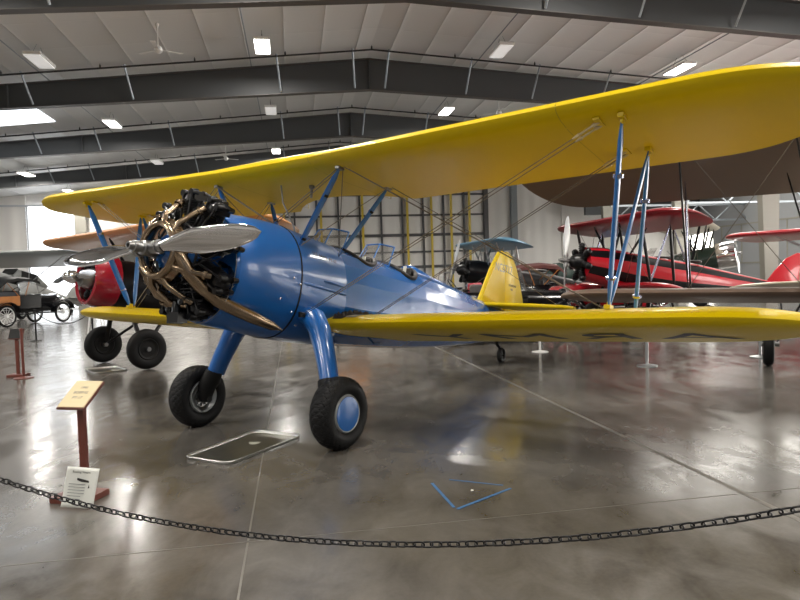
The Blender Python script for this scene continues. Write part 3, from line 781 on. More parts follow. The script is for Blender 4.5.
        for i, (c, a_, b_) in enumerate(secs):
            c = Vector(c); nx = Vector(secs[min(i+1, 5)][0]); pv = Vector(secs[max(i-1, 0)][0]); d = (nx-pv).normalized()
            u = Vector((1, 0, 0)); u = (u-d*u.dot(d)).normalized(); v = d.cross(u)
            rings.append([c+u*(a_*math.cos(q)*(1 if math.cos(q) > 0 else 1.25))+v*(b_*math.sin(q)) for q in [2*PI*k/20 for k in range(20)]])
        g_.loft(rings); gl = g_.build('landing_gear_leg', BL, root)
        g_ = MB(T); g_.tube([(-1.435, sg*.79, -1.07), (-1.425, sg*.83, -1.17), (-1.40, sg*.86, -1.25), (-1.40, sg*.865, -1.40)], [.098, .115, .105, .06], 14, flat=.8, up=(1, 0, 0)); g_.tube([(-1.40, sg*.80, -1.375), (-1.40, sg*.99, -1.375)], .035, 12)
        g_.build('oleo_boot', M['black_m'], gl)
        wl = wheel(T, (-1.399, sg*.993, -1.352), .332, .232, root, None, tread=True, disc_m=M['blue'], rim_m=M['grey_silver'], side=sg)
        k = MB(T); c = Vector((-1.399, sg*.993, -1.375)); s_ = -sg
        k.lathe([(.135, s_*.085), (.128, s_*.10), (.10, s_*.085), (.09, s_*.06), (.03, s_*.07), (.03, s_*.10), (.001, s_*.10)], c, (0, 1, 0), 28)
        for i in range(8):
            a = 2*PI*i/8; k.lathe([(.001, 0), (.014, 0), (.014, s_*.02), (.001, s_*.02)], c+Vector((.07*math.cos(a), s_*.07, .07*math.sin(a))), (0, 1, 0), 8)
        k.build('brake_plate', M['steel'], wl)
    # cross wires between the cabanes
    for dx in (0, -.04):
        wire(T, (-1.36+dx, .86, .935), (-1.40+dx, -.40, .25), root, .005); wire(T, (-1.36+dx, -.86, .935), (-1.40+dx, .40, .25), root, .005)
    # fuel gauge float and drain tubes under the centre tank
    k = MB(T); k.tube([(-1.75, .18, .93), (-1.75, .18, .80)], .014, 8); k.tube([(-1.75, .18, .93), (-1.75, .18, .90)], .03, 10); k.tube([(-1.6, -.12, .93), (-1.62, -.1, .75), (-1.7, 0, .5), (-1.75, 0, .36)], .010, 6); k.build('fuel_gauge', M['steel'], root)
    # --- tail
    rud = MB(T)
    def plate(mb, pts, y0, t):
        n = len(pts); c = Vector((sum(p[0] for p in pts)/n, 0, sum(p[1] for p in pts)/n)); A = []
        for k_, yy in ((1, 0), (.985, t*.6), (.93, t)):
            A.append([Vector((c.x+(x-c.x)*k_, y0+yy, c.z+(z-c.z)*k_)) for x, z in pts])
        Bm = [[Vector((p.x, 2*y0-p.y, p.z)) for p in r] for r in A]
        mb.loft([A[2], A[1], A[0], Bm[1], Bm[2]])
    plate(rud, [(-6.98, .03), (-6.93, 1.0), (-7.05, 1.03), (-7.18, 1.0), (-7.30, .92), (-7.42, .80), (-7.60, .52), (-7.76, .2), (-7.80, .0), (-7.76, -.22), (-7.6, -.38), (-7.4, -.44), (-7.12, -.42)], 0, .035)
    ro_ = rud.build('rudder', M['yellow_plain'], root)
    fin = MB(T); plate(fin, [(-6.02, .05), (-6.12, .22), (-6.42, .62), (-6.62, .86), (-6.72, .96), (-6.83, 1.01), (-6.92, 1.0), (-6.97, .03), (-6.5, .02)], 0, .04)
    fo = fin.build('tail_fin', M['yellow_plain'], root)
    q = MB(T); q.tube([(-6.02, 0, .07), (-6.42, 0, .64), (-6.64, 0, .89), (-6.74, 0, .98)], .028, 10); q.build('fin_leading_edge', M['yellow_plain'], fo)
    tt = lambda x, z, up=(0, 0, 1): T @ frame_T((x, .0405, z), (-1, 0, 0.0), up)
    text('NC57', .20, M['grey_ink'], fo, tt(-6.77, .70), 'registration_lettering', .001, 1.0)
    text('17', .20, M['grey_ink'], ro_, T @ frame_T((-7.13, .0365, .70), (-1, 0, 0), (0, 0, 1)), 'registration_lettering', .001)
    text('STEARMAN', .062, M['ink'], ro_, T @ frame_T((-7.25, .0365, .44), (-1, 0, 0), (0, 0, 1)), 'maker_lettering', .001)
    text('75N1', .05, M['ink'], ro_, T @ frame_T((-7.22, .0365, .37), (-1, 0, 0), (0, 0, 1)), 'maker_lettering', .001)
    for sg in (1, -1):
        s = MB(T)
        pl = [(-6.05, .03), (-6.20, .4), (-6.38, .75), (-6.56, 1.0), (-6.72, 1.17), (-6.86, 1.24), (-6.95, 1.25), (-6.97, .03)]
        el = [(-6.98, .10), (-6.96, 1.26), (-7.1, 1.25), (-7.3, 1.15), (-7.45, .95), (-7.52, .7), (-7.50, .4), (-7.38, .18)]
        for nm, outline, zz in (('horizontal_stabilizer', pl, .03), ('elevator', el, .03)):
            e = MB(T); n = len(outline); c = [sum(p[0] for p in outline)/n, sum(p[1] for p in outline)/n]
            rr = [[Vector((c[0]+(x-c[0])*k_, sg*(c[1]+(y-c[1])*k_), zz+dz)) for x, y in outline] for k_, dz in ((.93, .028), (.985, .018), (1, 0), (.985, -.018), (.93, -.028))]
            e.loft(rr); e.build(nm, M['yellow_plain'], root)
        wire(T, (-6.8, 0, .72), (-6.7, sg*1.1, .04), root, .004); wire(T, (-6.75, sg*.05, -.42), (-6.7, sg*1.1, .02), root, .004)
    # tail wheel
    k = MB(T); k.tube([(-6.72, 0, -.50), (-6.80, 0, -.62), (-6.95, .0, -.69)], [.04, .03, .028], 10)
    for y in (-.055, .055): k.tube([(-6.93, y*.5, -.66), (-6.95, y, -.70), (-6.952, y, -.792)], .014, 8)
    k.tube([(-6.952, -.07, -.792), (-6.952, .07, -.792)], .012, 8)
    k.build('tail_wheel_fork', M['black_m'], root); wheel(T, (-6.952, 0, -.792), .131, .08, root, None, name='tail_wheel', rim_m=M['black_m'])
    # boarding step and pitot
    k = MB(T); k.tube([(-2.5, .44, -.62), (-2.5, .53, -.70), (-2.62, .53, -.70)], .012, 6); k.build('boarding_step', M['blue'], root)
    return root, T, (LL, LC, LI, LD)
trainer_root, T1_, LW = trainer()
# dark rumpled mat lying on the near lower wing root
def world_of(root, p): return Matrix.Translation(root.location) @ Matrix.Rotation(root.rotation_euler.z, 4, 'Z') @ p
mm = MB(); n_, m_ = 30, 14; grid = []
for i in range(n_+1):
    for j in range(m_+1):
        x = .03+.62*i/n_; y = .50+.13*j/m_+.015*math.sin(i*.9)
        p = wing_over(*LW, 0, x, y); h = .012+.030*random.random()+.014*math.sin(i*1.3+j)
        if i in (0, n_) or j in (0, m_): h = .004
        grid.append(world_of(trainer_root, T1_ @ (p+Vector((0, 0, h)))))
mm.add(grid, [(i*(m_+1)+j, i*(m_+1)+j+1, (i+1)*(m_+1)+j+1, (i+1)*(m_+1)+j) for i in range(n_) for j in range(m_)])
tag(mm.build('wing_mat', mat('shaggy_dark_mat', (.028, .020, .014), .9, bump=(70, 1, .01)), smooth=False), 'shaggy dark brown mat lying on the yellow lower wing root beside the blue fuselage', 'mat')
#@@PART3
# ------------------------------------------------------------------ other aircraft in the hangar
DEF_ST = [(-.42, .40, .40, -.42, 2), (-.9, .43, .44, -.50, 2.1), (-1.6, .42, .42, -.58, 2.3), (-2.6, .40, .38, -.60, 2.4), (-3.6, .36, .34, -.56, 2.3), (-4.8, .24, .24, -.44, 2.1), (-6.0, .12, .14, -.30, 2), (-6.9, .03, .06, -.2, 2)]
def aircraft(name, hub, nose, zh, th, label, st=None, fus=None, stripes=None, upper=None, lower=None, struts=(), sm=None, engine='open', cowl=None, cowl_m=None,
             prop=None, cowl_off=0, cowl_len=.62, wheels=(1.4, .95, .34, .15), gear_m=None, tail_m=None, fin=None, cabane=True, cabin=False, lift=False, cockpits=(-2.6, -3.5), wing_m2=None, spinner=None, rim=None):
    T = BT(th, zh); rz = math.atan2(nose[1], nose[0])
    root = empty(name, (hub[0], hub[1], 0), rz, label, 'airplane')
    st = st or DEF_ST; k = 24
    mb = MB(T); mb.loft([body_ring(*s, k=k) for s in st])
    if stripes:
        mb.mi = []
        for i in range(len(st)-1):
            for j in range(k): mb.mi.append(1 if j in stripes else 0)
        mb.mi += [0, 0]
        mb.build('fuselage', list(fus), root)
    else: mb.build('fuselage', fus, root)
    if cabin:
        c = MB(T); c.loft([body_ring(x, hw, zt, .2, 3, 20) for x, hw, zt in ((-1.25, .40, .42), (-1.55, .46, .80), (-2.9, .44, .82), (-3.9, .3, .45))]); cb = c.build('cabin', fus if not isinstance(fus, (list, tuple)) else fus[0], root)
        for sg in (1, -1):
            for x0, x1 in ((-1.65, -2.15), (-2.25, -2.85)):
                w = MB(T); w.slab([(x0, sg*.455, .35), (x1, sg*.45, .35), (x1, sg*.43, .70), (x0, sg*.44, .70)], (0, sg*.02, 0)); w.build('window_pane', M['dark_in'], cb, smooth=False)
        w = MB(T); w.slab([(-1.24, -.34, .44), (-1.24, .34, .44), (-1.50, .36, .76), (-1.50, -.36, .76)], (.03, 0, .02)); w.build('windscreen', M['dark_in'], cb, smooth=False)
    else:
        for cx in cockpits:
            c = MB(T); zt = .36
            c.lathe([(.25+.03*math.cos(a), .03*math.sin(a)) for a in [2*PI*q/8 for q in range(8)]], (cx, 0, zt+.02), (.08, 0, 1), 20, closed=True)
            c.build('cockpit_coaming', M['leather'], root)
            w = MB(T); w.slab([(cx+.36, -.2, zt), (cx+.36, .2, zt), (cx+.22, .16, zt+.24), (cx+.22, -.16, zt+.24)], (.006, 0, .004)); w.build('windscreen', M['glass'], root, smooth=False)
    if engine == 'open': radial_engine(T, root, -.35, 0, .52, 7, 1, nose_m=M['black'])
    elif engine == 'cowled':
        radial_engine(T, root, -.30, 0, .44, 7, 1, nose_m=M['steel'])
        c = MB(T); r = cowl
        c.lathe([(r*.80, .02), (r*.88, .06), (r*.96, .04), (r, -.06), (r*1.02, -.3), (r*1.0, -cowl_len), (r*.97, -cowl_len), (r*.98, -.3), (r*.95, -.06), (r*.84, .0)], (cowl_off, 0, 0), (1, 0, 0), 36, closed=True)
        c.build('engine_cowling', cowl_m, root)
    if prop: propeller(T, root, prop[0], prop[1], R(prop[2]), prop[3], M['steel'], ctr=(.06, 0, 0), spinner=spinner)
    for W, nm in ((upper, 'upper_wing' if lower else 'wing'), (lower, 'lower_wing')):
        if not W: continue
        w = MB(T); wing(w, -W['half'], W['half'], W['le'], W['chord'], W.get('inc', 3), W.get('dih', 1), .5, W.get('tip', .8), W.get('tip', .8), ny=24, sweep=W.get('sweep', 0)); w.build(nm, W['m'], root)
    sm = sm or M['black']
    if upper and lower:
        U, L = upper, lower
        for sg in (1, -1):
            for y in struts:
                yu = sg*y; P = [wing_under(U['le'], U['chord'], U.get('inc', 3), U.get('dih', 1), .5, x, yu) for x in (.2, U['chord']*.65)]
                Q = [wing_over(L['le'], L['chord'], L.get('inc', 3), L.get('dih', 1), .5, x, yu*.97) for x in (.2, L['chord']*.65)]
                for s_ in (U, L):
                    pass
                strut(T, P[0], Q[0], .045, sm, root); strut(T, P[1], Q[1], .045, sm, root); strut(T, P[1], Q[0], .03, M['silver_strut'] if W is not None and name == 'biplane' and sm is M['black'] else sm, root)
                wire(T, P[0], (Q[0].x, sg*.45, Q[0].z), root, .006); wire(T, (P[0].x, sg*.5, P[0].z), Q[0], root, .006)
    if upper and cabane and not cabin:
        for sg in (1, -1):
            for x, xb in ((.2, .1), (upper['chord']*.65, .0)):
                p = wing_under(upper['le'], upper['chord'], upper.get('inc', 3), 0, .5, x, sg*.6); strut(T, p, (p.x+(-.35 if x < .5 else .25), sg*.36, .3), .035, sm, root, 'cabane_strut')
    if lift and upper:
        for sg in (1, -1):
            for x, y in ((.3, 2.8), (upper['chord']*.6, 2.8)):
                p = wing_under(upper['le'], upper['chord'], upper.get('inc', 3), upper.get('dih', 1), .5, x, sg*y); strut(T, p, (p.x*.9-.1, sg*.4, -.42), .04, M['alu'], root, 'wing_strut')
    # gear
    wx, wy, wr, ww = wheels; t = R(th); wz = (wr-zh+wx*math.sin(t))/math.cos(t)
    for sg in (1, -1):
        strut(T, (-wx+.15, sg*.33, -.45), (-wx, sg*(wy-.1), wz), .05, gear_m or sm, root, 'landing_gear_leg'); strut(T, (-wx-.65, sg*.33, -.50), (-wx, sg*(wy-.1), wz), .035, gear_m or sm, root, 'landing_gear_leg')
        wheel(T, (-wx, sg*wy, wz), wr, ww, root, None, rim_m=rim or M['alu'])
        a = MB(T); a.tube([(-wx, sg*(wy-.15), wz), (-wx, sg*(wy+ww*.6), wz)], .04, 10); a.build('axle', M['steel'], root)
    # tail
    xt = st[-1][0]; tm = tail_m or (fus if not isinstance(fus, (list, tuple)) else fus[0])
    fo = fin or [(xt+1.0, .1), (xt+.75, .45), (xt+.45, .80), (xt+.1, 1.0), (xt-.2, 1.02), (xt-.5, .85), (xt-.68, .5), (xt-.70, .1), (xt-.55, -.2), (xt-.1, -.28)]
    f = MB(T); n = len(fo); cx = sum(p[0] for p in fo)/n; cz = sum(p[1] for p in fo)/n
    f.loft([[Vector((cx+(x-cx)*q, y, cz+(z-cz)*q)) for x, z in fo] for q, y in ((.93, -.035), (.99, -.018), (1, 0), (.99, .018), (.93, .035))]); f.build('tail_fin', tm, root)
    for sg in (1, -1):
        o = [(xt+.9, .04), (xt+.7, .7), (xt+.35, 1.25), (xt-.1, 1.5), (xt-.45, 1.35), (xt-.6, .8), (xt-.55, .06)]; n = len(o); cx = sum(p[0] for p in o)/n; cy = sum(p[1] for p in o)/n
        f = MB(T); f.loft([[Vector((cx+(x-cx)*q, sg*(cy+(y-cy)*q), .10+z)) for x, y in o] for q, z in ((.93, .03), (.99, .016), (1, 0), (.99, -.016), (.93, -.03))]); f.build('horizontal_stabilizer', wing_m2 or tm, root)
    tw = .12; tx = xt+.35; tz = (tw-zh-tx*math.sin(t))/math.cos(t)
    strut(T, (tx+.15, 0, -.18), (tx, 0, tz), .03, M['black_m'], root, 'tail_wheel_leg'); wheel(T, (tx, 0, tz), tw, .07, root, None, name='tail_wheel', rim_m=M['black_m'])
    return root, T

# red-cowled parasol monoplane behind the propeller, orange-tan wing
aircraft('monoplane', (-5.88, 11.62), (-.669, -.743), 1.72, 9, 'dark-fuselage airplane with glossy maroon engine cowling and orange-tan wing behind the big propeller',
         fus=M['black'], upper=dict(le=(-.55, .98), chord=1.5, half=4.3, m=M['orange'], dih=.3, tip=.9), engine='cowled', cowl=.50, cowl_m=M['maroon'], prop=(.95, .17, 4, M['chrome']), spinner=.13, cowl_off=-.20, cowl_len=.42, rim=M['black_m'],
         wheels=(1.0, .92, .372, .17), gear_m=M['black'], tail_m=M['orange'])
# silver grey high-wing monoplane far left
jr, jT = aircraft('monoplane', (-19.9, 30.8), (-.12, -.993), 2.1, 12, 'silver-grey high-wing monoplane at the far left edge behind the vintage barrier', fus=M['grey_silver'], cabin=True, lift=True,
         upper=dict(le=(-1.35, 1.62), chord=2.8, half=7.9, m=M['grey_silver'], dih=.6, tip=.7), engine='cowled', cowl=.46, cowl_m=M['grey_silver'], prop=(1.0, .16, 70, M['chrome']), wheels=(1.2, 1.0, .32, .15))
text('S 55', .22, M['white'], jr, jT @ frame_T((-3.2, .415, -.12), (-1, -.06, 0), (0, 0, 1)), 'fuselage_lettering', .002)
# tan biplane close behind on the right, cream tail with red rudder
ar, aT = aircraft('biplane', (5.9, 8.2), (-.465, -.885), 1.90, 8, 'large biplane with drab tan wings and cream tail, behind the near yellow wing at right', fus=M['cream'],
         upper=dict(le=(-.45, 1.86), chord=2.8, half=5.05, m=M['brown_wing'], dih=.4, tip=1.1, inc=10), lower=dict(le=(-1.65, -.56), chord=1.4, half=4.3, m=M['brown_wing'], dih=.6, tip=.9, inc=2.2), struts=(2.15,), sm=M['black'],
         engine='open', prop=(1.2, .18, 60, M['chrome']), tail_m=M['red'], wing_m2=M['cream'])
# red biplane with black stripes, nose to the left
aircraft('biplane', (4.25, 16.0), (-.975, -.22), 1.80, 8, 'glossy red biplane with long black fuselage stripes, pale propeller pointing down', fus=(M['red'], M['black']), stripes={4, 5, 6, 7, 1, 2, 9, 10, 22, 13, 21, 14},
         upper=dict(le=(-.75, 1.12), chord=1.5, half=2.9, m=mat('maroon_wing', (.22, .008, .015), .3, coat=.5), dih=.5, tip=1.0, inc=5), lower=dict(le=(-1.2, -.48), chord=1.3, half=2.0, m=M['red_wing'], dih=1, tip=.8), struts=(1.5,), sm=M['black'],
         engine='open', prop=(1.15, .20, -83, M['alu']), tail_m=M['red'])
# cream winged biplane with a green fuselage
aircraft('biplane', (13.0, 24.6), (.86, -.51), 2.0, 9, 'dark green biplane with cream wing and polished metal cowling beyond the striped red biplane', fus=M['green'],
         upper=dict(le=(-.55, 1.35), chord=1.7, half=4.6, m=M['cream'], dih=0, tip=.9), lower=dict(le=(-1.2, -.5), chord=1.3, half=3.4, m=M['cream'], dih=1, tip=.8), struts=(2.8,), sm=M['black'],
         engine='cowled', cowl=.52, cowl_m=M['chrome'], prop=(1.2, .17, 40, M['alu']))
# red high-wing monoplane at the right edge
aircraft('monoplane', (13.3, 18.6), (-.80, -.60), 1.85, 6, 'red high-wing monoplane at the right edge behind the cream tail', fus=M['red'], cabin=True, lift=True,
         upper=dict(le=(-1.25, .92), chord=1.7, half=4.6, m=M['red_wing'], dih=0, tip=.8), engine='cowled', cowl=.5, cowl_m=M['red'], prop=(1.1, .17, 20, M['alu']))
# pale blue winged black biplane in the middle distance
aircraft('biplane', (2.1, 23.8), (-.97, -.25), 1.75, 9, 'black biplane with pale blue wings parked behind the blue fuselage', fus=M['black'], stripes=None,
         upper=dict(le=(-.6, 1.10), chord=1.5, half=2.5, m=M['blue_pale'], dih=0, tip=.6, inc=4), lower=dict(le=(-1.2, -.5), chord=1.2, half=2.4, m=M['blue_pale'], dih=1, tip=.6), struts=(1.7,), sm=M['steel'],
         engine='open', prop=(1.1, .17, 75, M['alu']), tail_m=M['blue_pale'])

# ------------------------------------------------------------------ vintage cars
def spoked(T, c, r, parent, m_sp, name='wheel'):
    c = Vector(c); t = MB(T); rr = r*.11
    t.lathe([(r-rr+rr*math.cos(a), rr*math.sin(a)) for a in [2*PI*q/8 for q in range(8)]], c, (0, 1, 0), 26, closed=True); ty = t.build(name, M['rubber'], parent)
    s = MB(T); s.lathe([(r*.80, -.02), (r*.80, .02), (r*.74, .02), (r*.74, -.02)], c, (0, 1, 0), 26, closed=True); s.lathe([(.001, -.06), (.06, -.05), (.06, .05), (.001, .06)], c, (0, 1, 0), 12)
    for k in range(12):
        a = 2*PI*k/12; s.tube([c, c+Vector((r*.78*math.cos(a), 0, r*.78*math.sin(a)))], .012, 4)
    s.build('spokes', m_sp, ty)
def car(loc, head, label, body, top=None, bed=None, seat=None, r=.40, wb=2.55, L=1.0):
    """vintage car: x forward"""
    root = empty('vintage_car', (loc[0], loc[1], 0), math.atan2(head[1], head[0]), label, 'car'); T = Matrix.Identity(4)
    f = wb/2
    for x in (f, -f):
        for sg in (1, -1): spoked(T, (x, sg*.70, r), r, root, M['white'] if body is M['car_black'] and bed else M['chrome'])
    ch = MB(T); ch.box((0, .3, .52), (wb+.8, .06, .10)); ch.box((0, -.3, .52), (wb+.8, .06, .10)); ch.box((f, 0, r), (.06, 1.3, .06)); ch.box((-f, 0, r), (.06, 1.3, .06)); ch.box((0, 0, .56), (wb, .62, .04)); ch.build('chassis', M['black_m'], root, smooth=False)
    h = MB(T); h.loft([[(x, y*w, z0+z*hh) for y, z in ((-1, 0), (-1, .62), (-.7, .9), (0, 1), (.7, .9), (1, .62), (1, 0))] for x, w, z0, hh in ((f+.22, .27, .58, .52), (f-.3, .31, .58, .55), (.45, .36, .58, .60))]); hd = h.build('hood', body, root)
    g = MB(T); g.loft([[(x, y*.29, .55+z*.60) for y, z in ((-1, 0), (-1, .72), (-.6, .96), (0, 1), (.6, .96), (1, .72), (1, 0))] for x in (f+.22, f+.30)]); g.build('radiator', M['chrome'], root)
    for sg in (1, -1):
        l = MB(T); l.lathe([(.001, -.16), (.06, -.15), (.11, -.02), (.115, .02), (.001, .03)], (f+.33, sg*.36, .92), (1, 0, 0), 16); l.build('headlamp', M['chrome'], root)
        for x in (f, -f):
            fd = MB(T); pts = [(x+(r+.10)*math.cos(a), (r+.08)*math.sin(a)+r) for a in [R(q) for q in range(15, 176, 16)]]
            fd.add([(px, sg*(.60+dy), pz) for dy in (0, .24) for px, pz in pts]+[(px, sg*(.60+dy), pz+.02) for dy in (0, .24) for px, pz in pts],
                   [(i, i+1, 11+i+1, 11+i) for i in range(10)]+[(22+i, 33+i, 33+i+1, 22+i+1) for i in range(10)]+[(i, 22+i, 22+i+1, i+1) for i in range(10)]+[(11+i, 12+i, 34+i, 33+i) for i in range(10)])
            fd.build('fender', body, root)
        rb = MB(T); rb.box((0, sg*.72, .44), (wb-.95, .26, .03)); rb.build('running_board', M['black_m'], root, smooth=False)
    b = MB(T)
    if bed:
        b.loft([[(x, y, z) for y, z in ((-.52, .6), (-.54, 1.15), (.54, 1.15), (.52, .6))] for x in (.45, -.55)]); b.build('body', body, root, bevel=.03)
        w = MB(T)
        w.box((-1.25, 0, .78), (1.35, 1.15, .05)); w.box((-1.25, .57, .95), (1.35, .04, .32)); w.box((-1.25, -.57, .95), (1.35, .04, .32)); w.box((-1.92, 0, .95), (.04, 1.15, .32)); w.build('wooden_bed', bed, root, smooth=False)
    else:
        b.loft([[(x, y*w, z0+z*hh) for y, z in ((-.9, 0), (-1, .3), (-1, .8), (-.92, 1), (.92, 1), (1, .8), (1, .3), (.9, 0))] for x, w, z0, hh in ((.45, .50, .55, .58), (.1, .60, .52, .60), (-1.0, .62, .52, .62), (-1.55, .52, .58, .50), (-1.75, .3, .65, .3))]); b.build('body', body, root)
        c = MB(T); c.tube([(-.05, .45, 1.16), (-.05, -.45, 1.16)], .03, 6); c.tube([(-1.1, .45, 1.16), (-1.1, -.45, 1.16)], .03, 6); c.build('body_trim', M['chrome'], root)
    s = MB(T); s.box((-.55, 0, 1.12), (.16, 1.0, .36)); s.box((-.30, 0, 1.02), (.5, 1.0, .14)); s.build('seat', seat or M['leather'], root, bevel=.04)
    w = MB(T); 
    for sg in (1, -1): w.tube([(.42, sg*.46, 1.12), (.30, sg*.46, 1.62)], .018, 6)
    w.tube([(.30, -.46, 1.62), (.30, .46, 1.62)], .018, 6); w.tube([(.42, -.46, 1.14), (.42, .46, 1.14)], .018, 6); ws = w.build('windshield_frame', M['steel'], root)
    p = MB(T); p.slab([(.42, -.45, 1.14), (.42, .45, 1.14), (.30, .45, 1.62), (.30, -.45, 1.62)], (.006, 0, 0)); p.build('windshield_pane', M['glass'], ws, smooth=False)
    t = MB(T); t.lathe([(.18+.014*math.cos(a), .014*math.sin(a)) for a in [2*PI*q/6 for q in range(6)]], (.02, .25, 1.28), (-.8, 0, .6), 18, closed=True); t.tube([(.02, .25, 1.28), (.35, .25, 1.0)], .012, 5); t.build('steering_wheel', M['black'], root)
    if top:
        t = MB(T)
        t.loft([[(x, y*w, z0+dz) for y, dz in ((-1, -.10), (-.96, .0), (-.5, .07), (0, .09), (.5, .07), (.96, 0), (1, -.10), (.9, -.06), (.5, .03), (0, .05), (-.5, .03), (-.9, -.06))] for x, w, z0 in ((.40, .56, 1.62), (0, .60, 1.72), (-.6, .62, 1.76), (-1.1, .60, 1.70), (-1.35, .56, 1.50))]); tp = t.build('folding_top', top, root)
        q = MB(T)
        for sg in (1, -1):
            q.tube([(-.3, sg*.56, 1.12), (-.1, sg*.57, 1.68)], .014, 5); q.tube([(-.6, sg*.56, 1.12), (-1.1, sg*.57, 1.62)], .014, 5)
        q.build('top_bow', M['wood'], tp)
    return root
mt_ = car((-16.1, 27.0), (.28, .96), 'black vintage pickup with orange varnished wooden bed under the grey wing', M['car_black'], top=M['black_m'], bed=M['wood'])
mt_.scale = (1.12, 1.12, 1.12)
car((1.55, 17.6), (-.93, .36), 'black open vintage tourer with red seats behind the blue rear fuselage', M['car_black'], seat=M['red_seat'])
car((4.0, 20.9), (-1, -.04), 'black vintage car with brown-maroon folding top right of the yellow tail fin', M['car_black'], top=M['maroon_cloth'])
car((6.2, 18.95), (1, .03), 'red vintage roadster tail showing left of the striped biplane engine', M['red'])
car((2.35, 14.7), (.985, .17), 'black vintage roadster close behind the yellow tail fin', M['car_black'], seat=M['leather'])
# dust-covered vehicle
cv = MB(); rings = []
for i in range(13):
    f = i/12; x = -2.1+4.2*f; hgt = 1.0+.62*math.sin(PI*f)**.6+.10*math.sin(f*17); w_ = .85*math.sin(PI*min(.97, max(.03, f)))**.25
    rings.append([(x, w_*math.cos(a)*(1+.05*math.sin(5*a+i)), max(.02, .02+hgt*max(0, math.sin(a))**.55)) for a in [PI*k/14 for k in range(15)]])
cv.loft(rings); cvo = cv.build('covered_car', M['cloth_grey']); cvo.location = (-.6, 22.5, 0); cvo.rotation_euler = (0, 0, .12)
tag(cvo, 'car under a wrinkled grey dust cover behind the cockpits', 'covered car')

# ------------------------------------------------------------------ barriers, signs, trays, tape
def P(x, y, z=0): return Vector((x, y, z))
def stanchion(x, y, label, m, h=.95, grp='rope barrier posts', m2=None):
    r = empty('barrier_post', (x, y, 0), 0, label, 'barrier post', grp)
    b = MB(); b.lathe([(.001, 0), (.16, 0), (.16, .012), (.05, .03), (.03, .035), (.001, .035)], (0, 0, 0), (0, 0, 1), 24); b.build('base', m, r)
    b = MB(); b.tube([(0, 0, .03), (0, 0, h)], .024, 12); b.build('post', m, r)
    b = MB(); b.lathe([(.001, .03), (.03, .02), (.035, 0), (.02, -.03)], (0, 0, h), (0, 0, 1), 14); b.build('cap', m2 or m, r)
    return r
stanchion(3.9, 10.07, 'grey steel barrier post under the near yellow wing below the twin struts', M['alu'], .80)
stanchion(2.68, 12.26, 'thin pale barrier post just right of the tail wheel', M['white'], .80)
stanchion(6.03, 10.65, 'steel barrier post under the near wing tip at right', M['alu'], .75)
stanchion(-10.7, 18.6, 'dark barrier post far left in front of the vintage pickup', M['black_m'], .9)
stanchion(-6.55, 10.95, 'slim dark post standing directly beside the red-brown sign stand at left', M['oxide'], .84)
stanchion(-8.55, 17.6, 'dark barrier post below the maroon engine cowling', M['black_m'], .9)
def rope(a, b, sag, label, r=.012):
    a, b = Vector(a), Vector(b); pts = [a+(b-a)*(i/20)-Vector((0, 0, sag*4*(i/20)*(1-i/20))) for i in range(21)]
    m_ = MB(); m_.tube(pts, r, 6); return tag(m_.build('barrier_rope', M['black_m']), label, 'rope')
rope((-10.7, 18.6, .86), (-8.55, 17.6, .86), .36, 'black rope sagging between dark posts under the maroon cowling')
rope((-14, 18.9, .86), (-10.7, 18.6, .86), .45, 'black rope running off the left edge in front of the pickup')
# white A-frame trestle below the maroon cowl
tr_ = empty('trestle', (-9.05, 18.9, 0), .3, 'white A-frame trestle standing under the chrome spinner at left', 'trestle')
for sx in (-1, 1):
    for sy in (-1, 1):
        l = MB(); l.tube([(sx*.10, sy*.26, 1.0), (sx*.22, sy*.30, 0)], .022, 6); l.build('leg', M['white'], tr_)
l = MB(); l.box((0, 0, 1.02), (.26, .64, .05)); l.build('top_bar', M['white'], tr_, smooth=False)

# near sign stand
def sign_stand(loc, rz, label, m, h=.80, plate=(.30, .27), tilt=35, plm=None, words=None, bw=.30, boff=(0, 0)):
    r = empty('sign_stand', (loc[0], loc[1], 0), rz, label, 'sign stand')
    b = MB(); b.box((boff[0], boff[1], .0225), (bw, bw*.8, .045)); b.build('base', m, r, smooth=False, bevel=.004)
    b = MB(); b.box((0, 0, h/2+.02), (.055, .035, h-.03)); b.build('post', m, r, smooth=False, bevel=.003)
    rt = Matrix.Rotation(R(tilt), 3, 'X')
    b = MB(); b.box((0, 0, h+.01), (plate[0], plate[1], .018), rt); bd = b.build('backing_board', m, r, smooth=False, bevel=.002)
    if plm:
        b = MB(); b.box(Vector((0, 0, h+.01))+rt @ Vector((0, .004, .012)), (plate[0]-.012, plate[1]-.012, .006), rt); pl = b.build('plaque', plm, r, smooth=False)
        for i, wd in enumerate(words or []):
            o = Vector((0, 0, h+.01))+rt @ Vector((0, .065-.05*i, .0155)); text(wd, .034, M['grey_ink'], pl, frame_T(o, rt @ Vector((1, 0, 0)), rt @ Vector((0, 1, 0))), 'plaque_lettering', .0006)
    return r
sign_stand((-2.355, 4.62), R(-14), 'red-brown wooden stand with tilted cream plaque near the chain', M['oxide'], .75, (.235, .27), 36, M['cream_plate'], ['1941', 'BOEING', 'PT-17'], .31, (-.035, -.02))
ss = sign_stand((-6.79, 11.2), .1, 'distant red-brown sign stand seen edge-on at the left edge', M['oxide'], .74, (.24, .20), 60, M['black_m'])
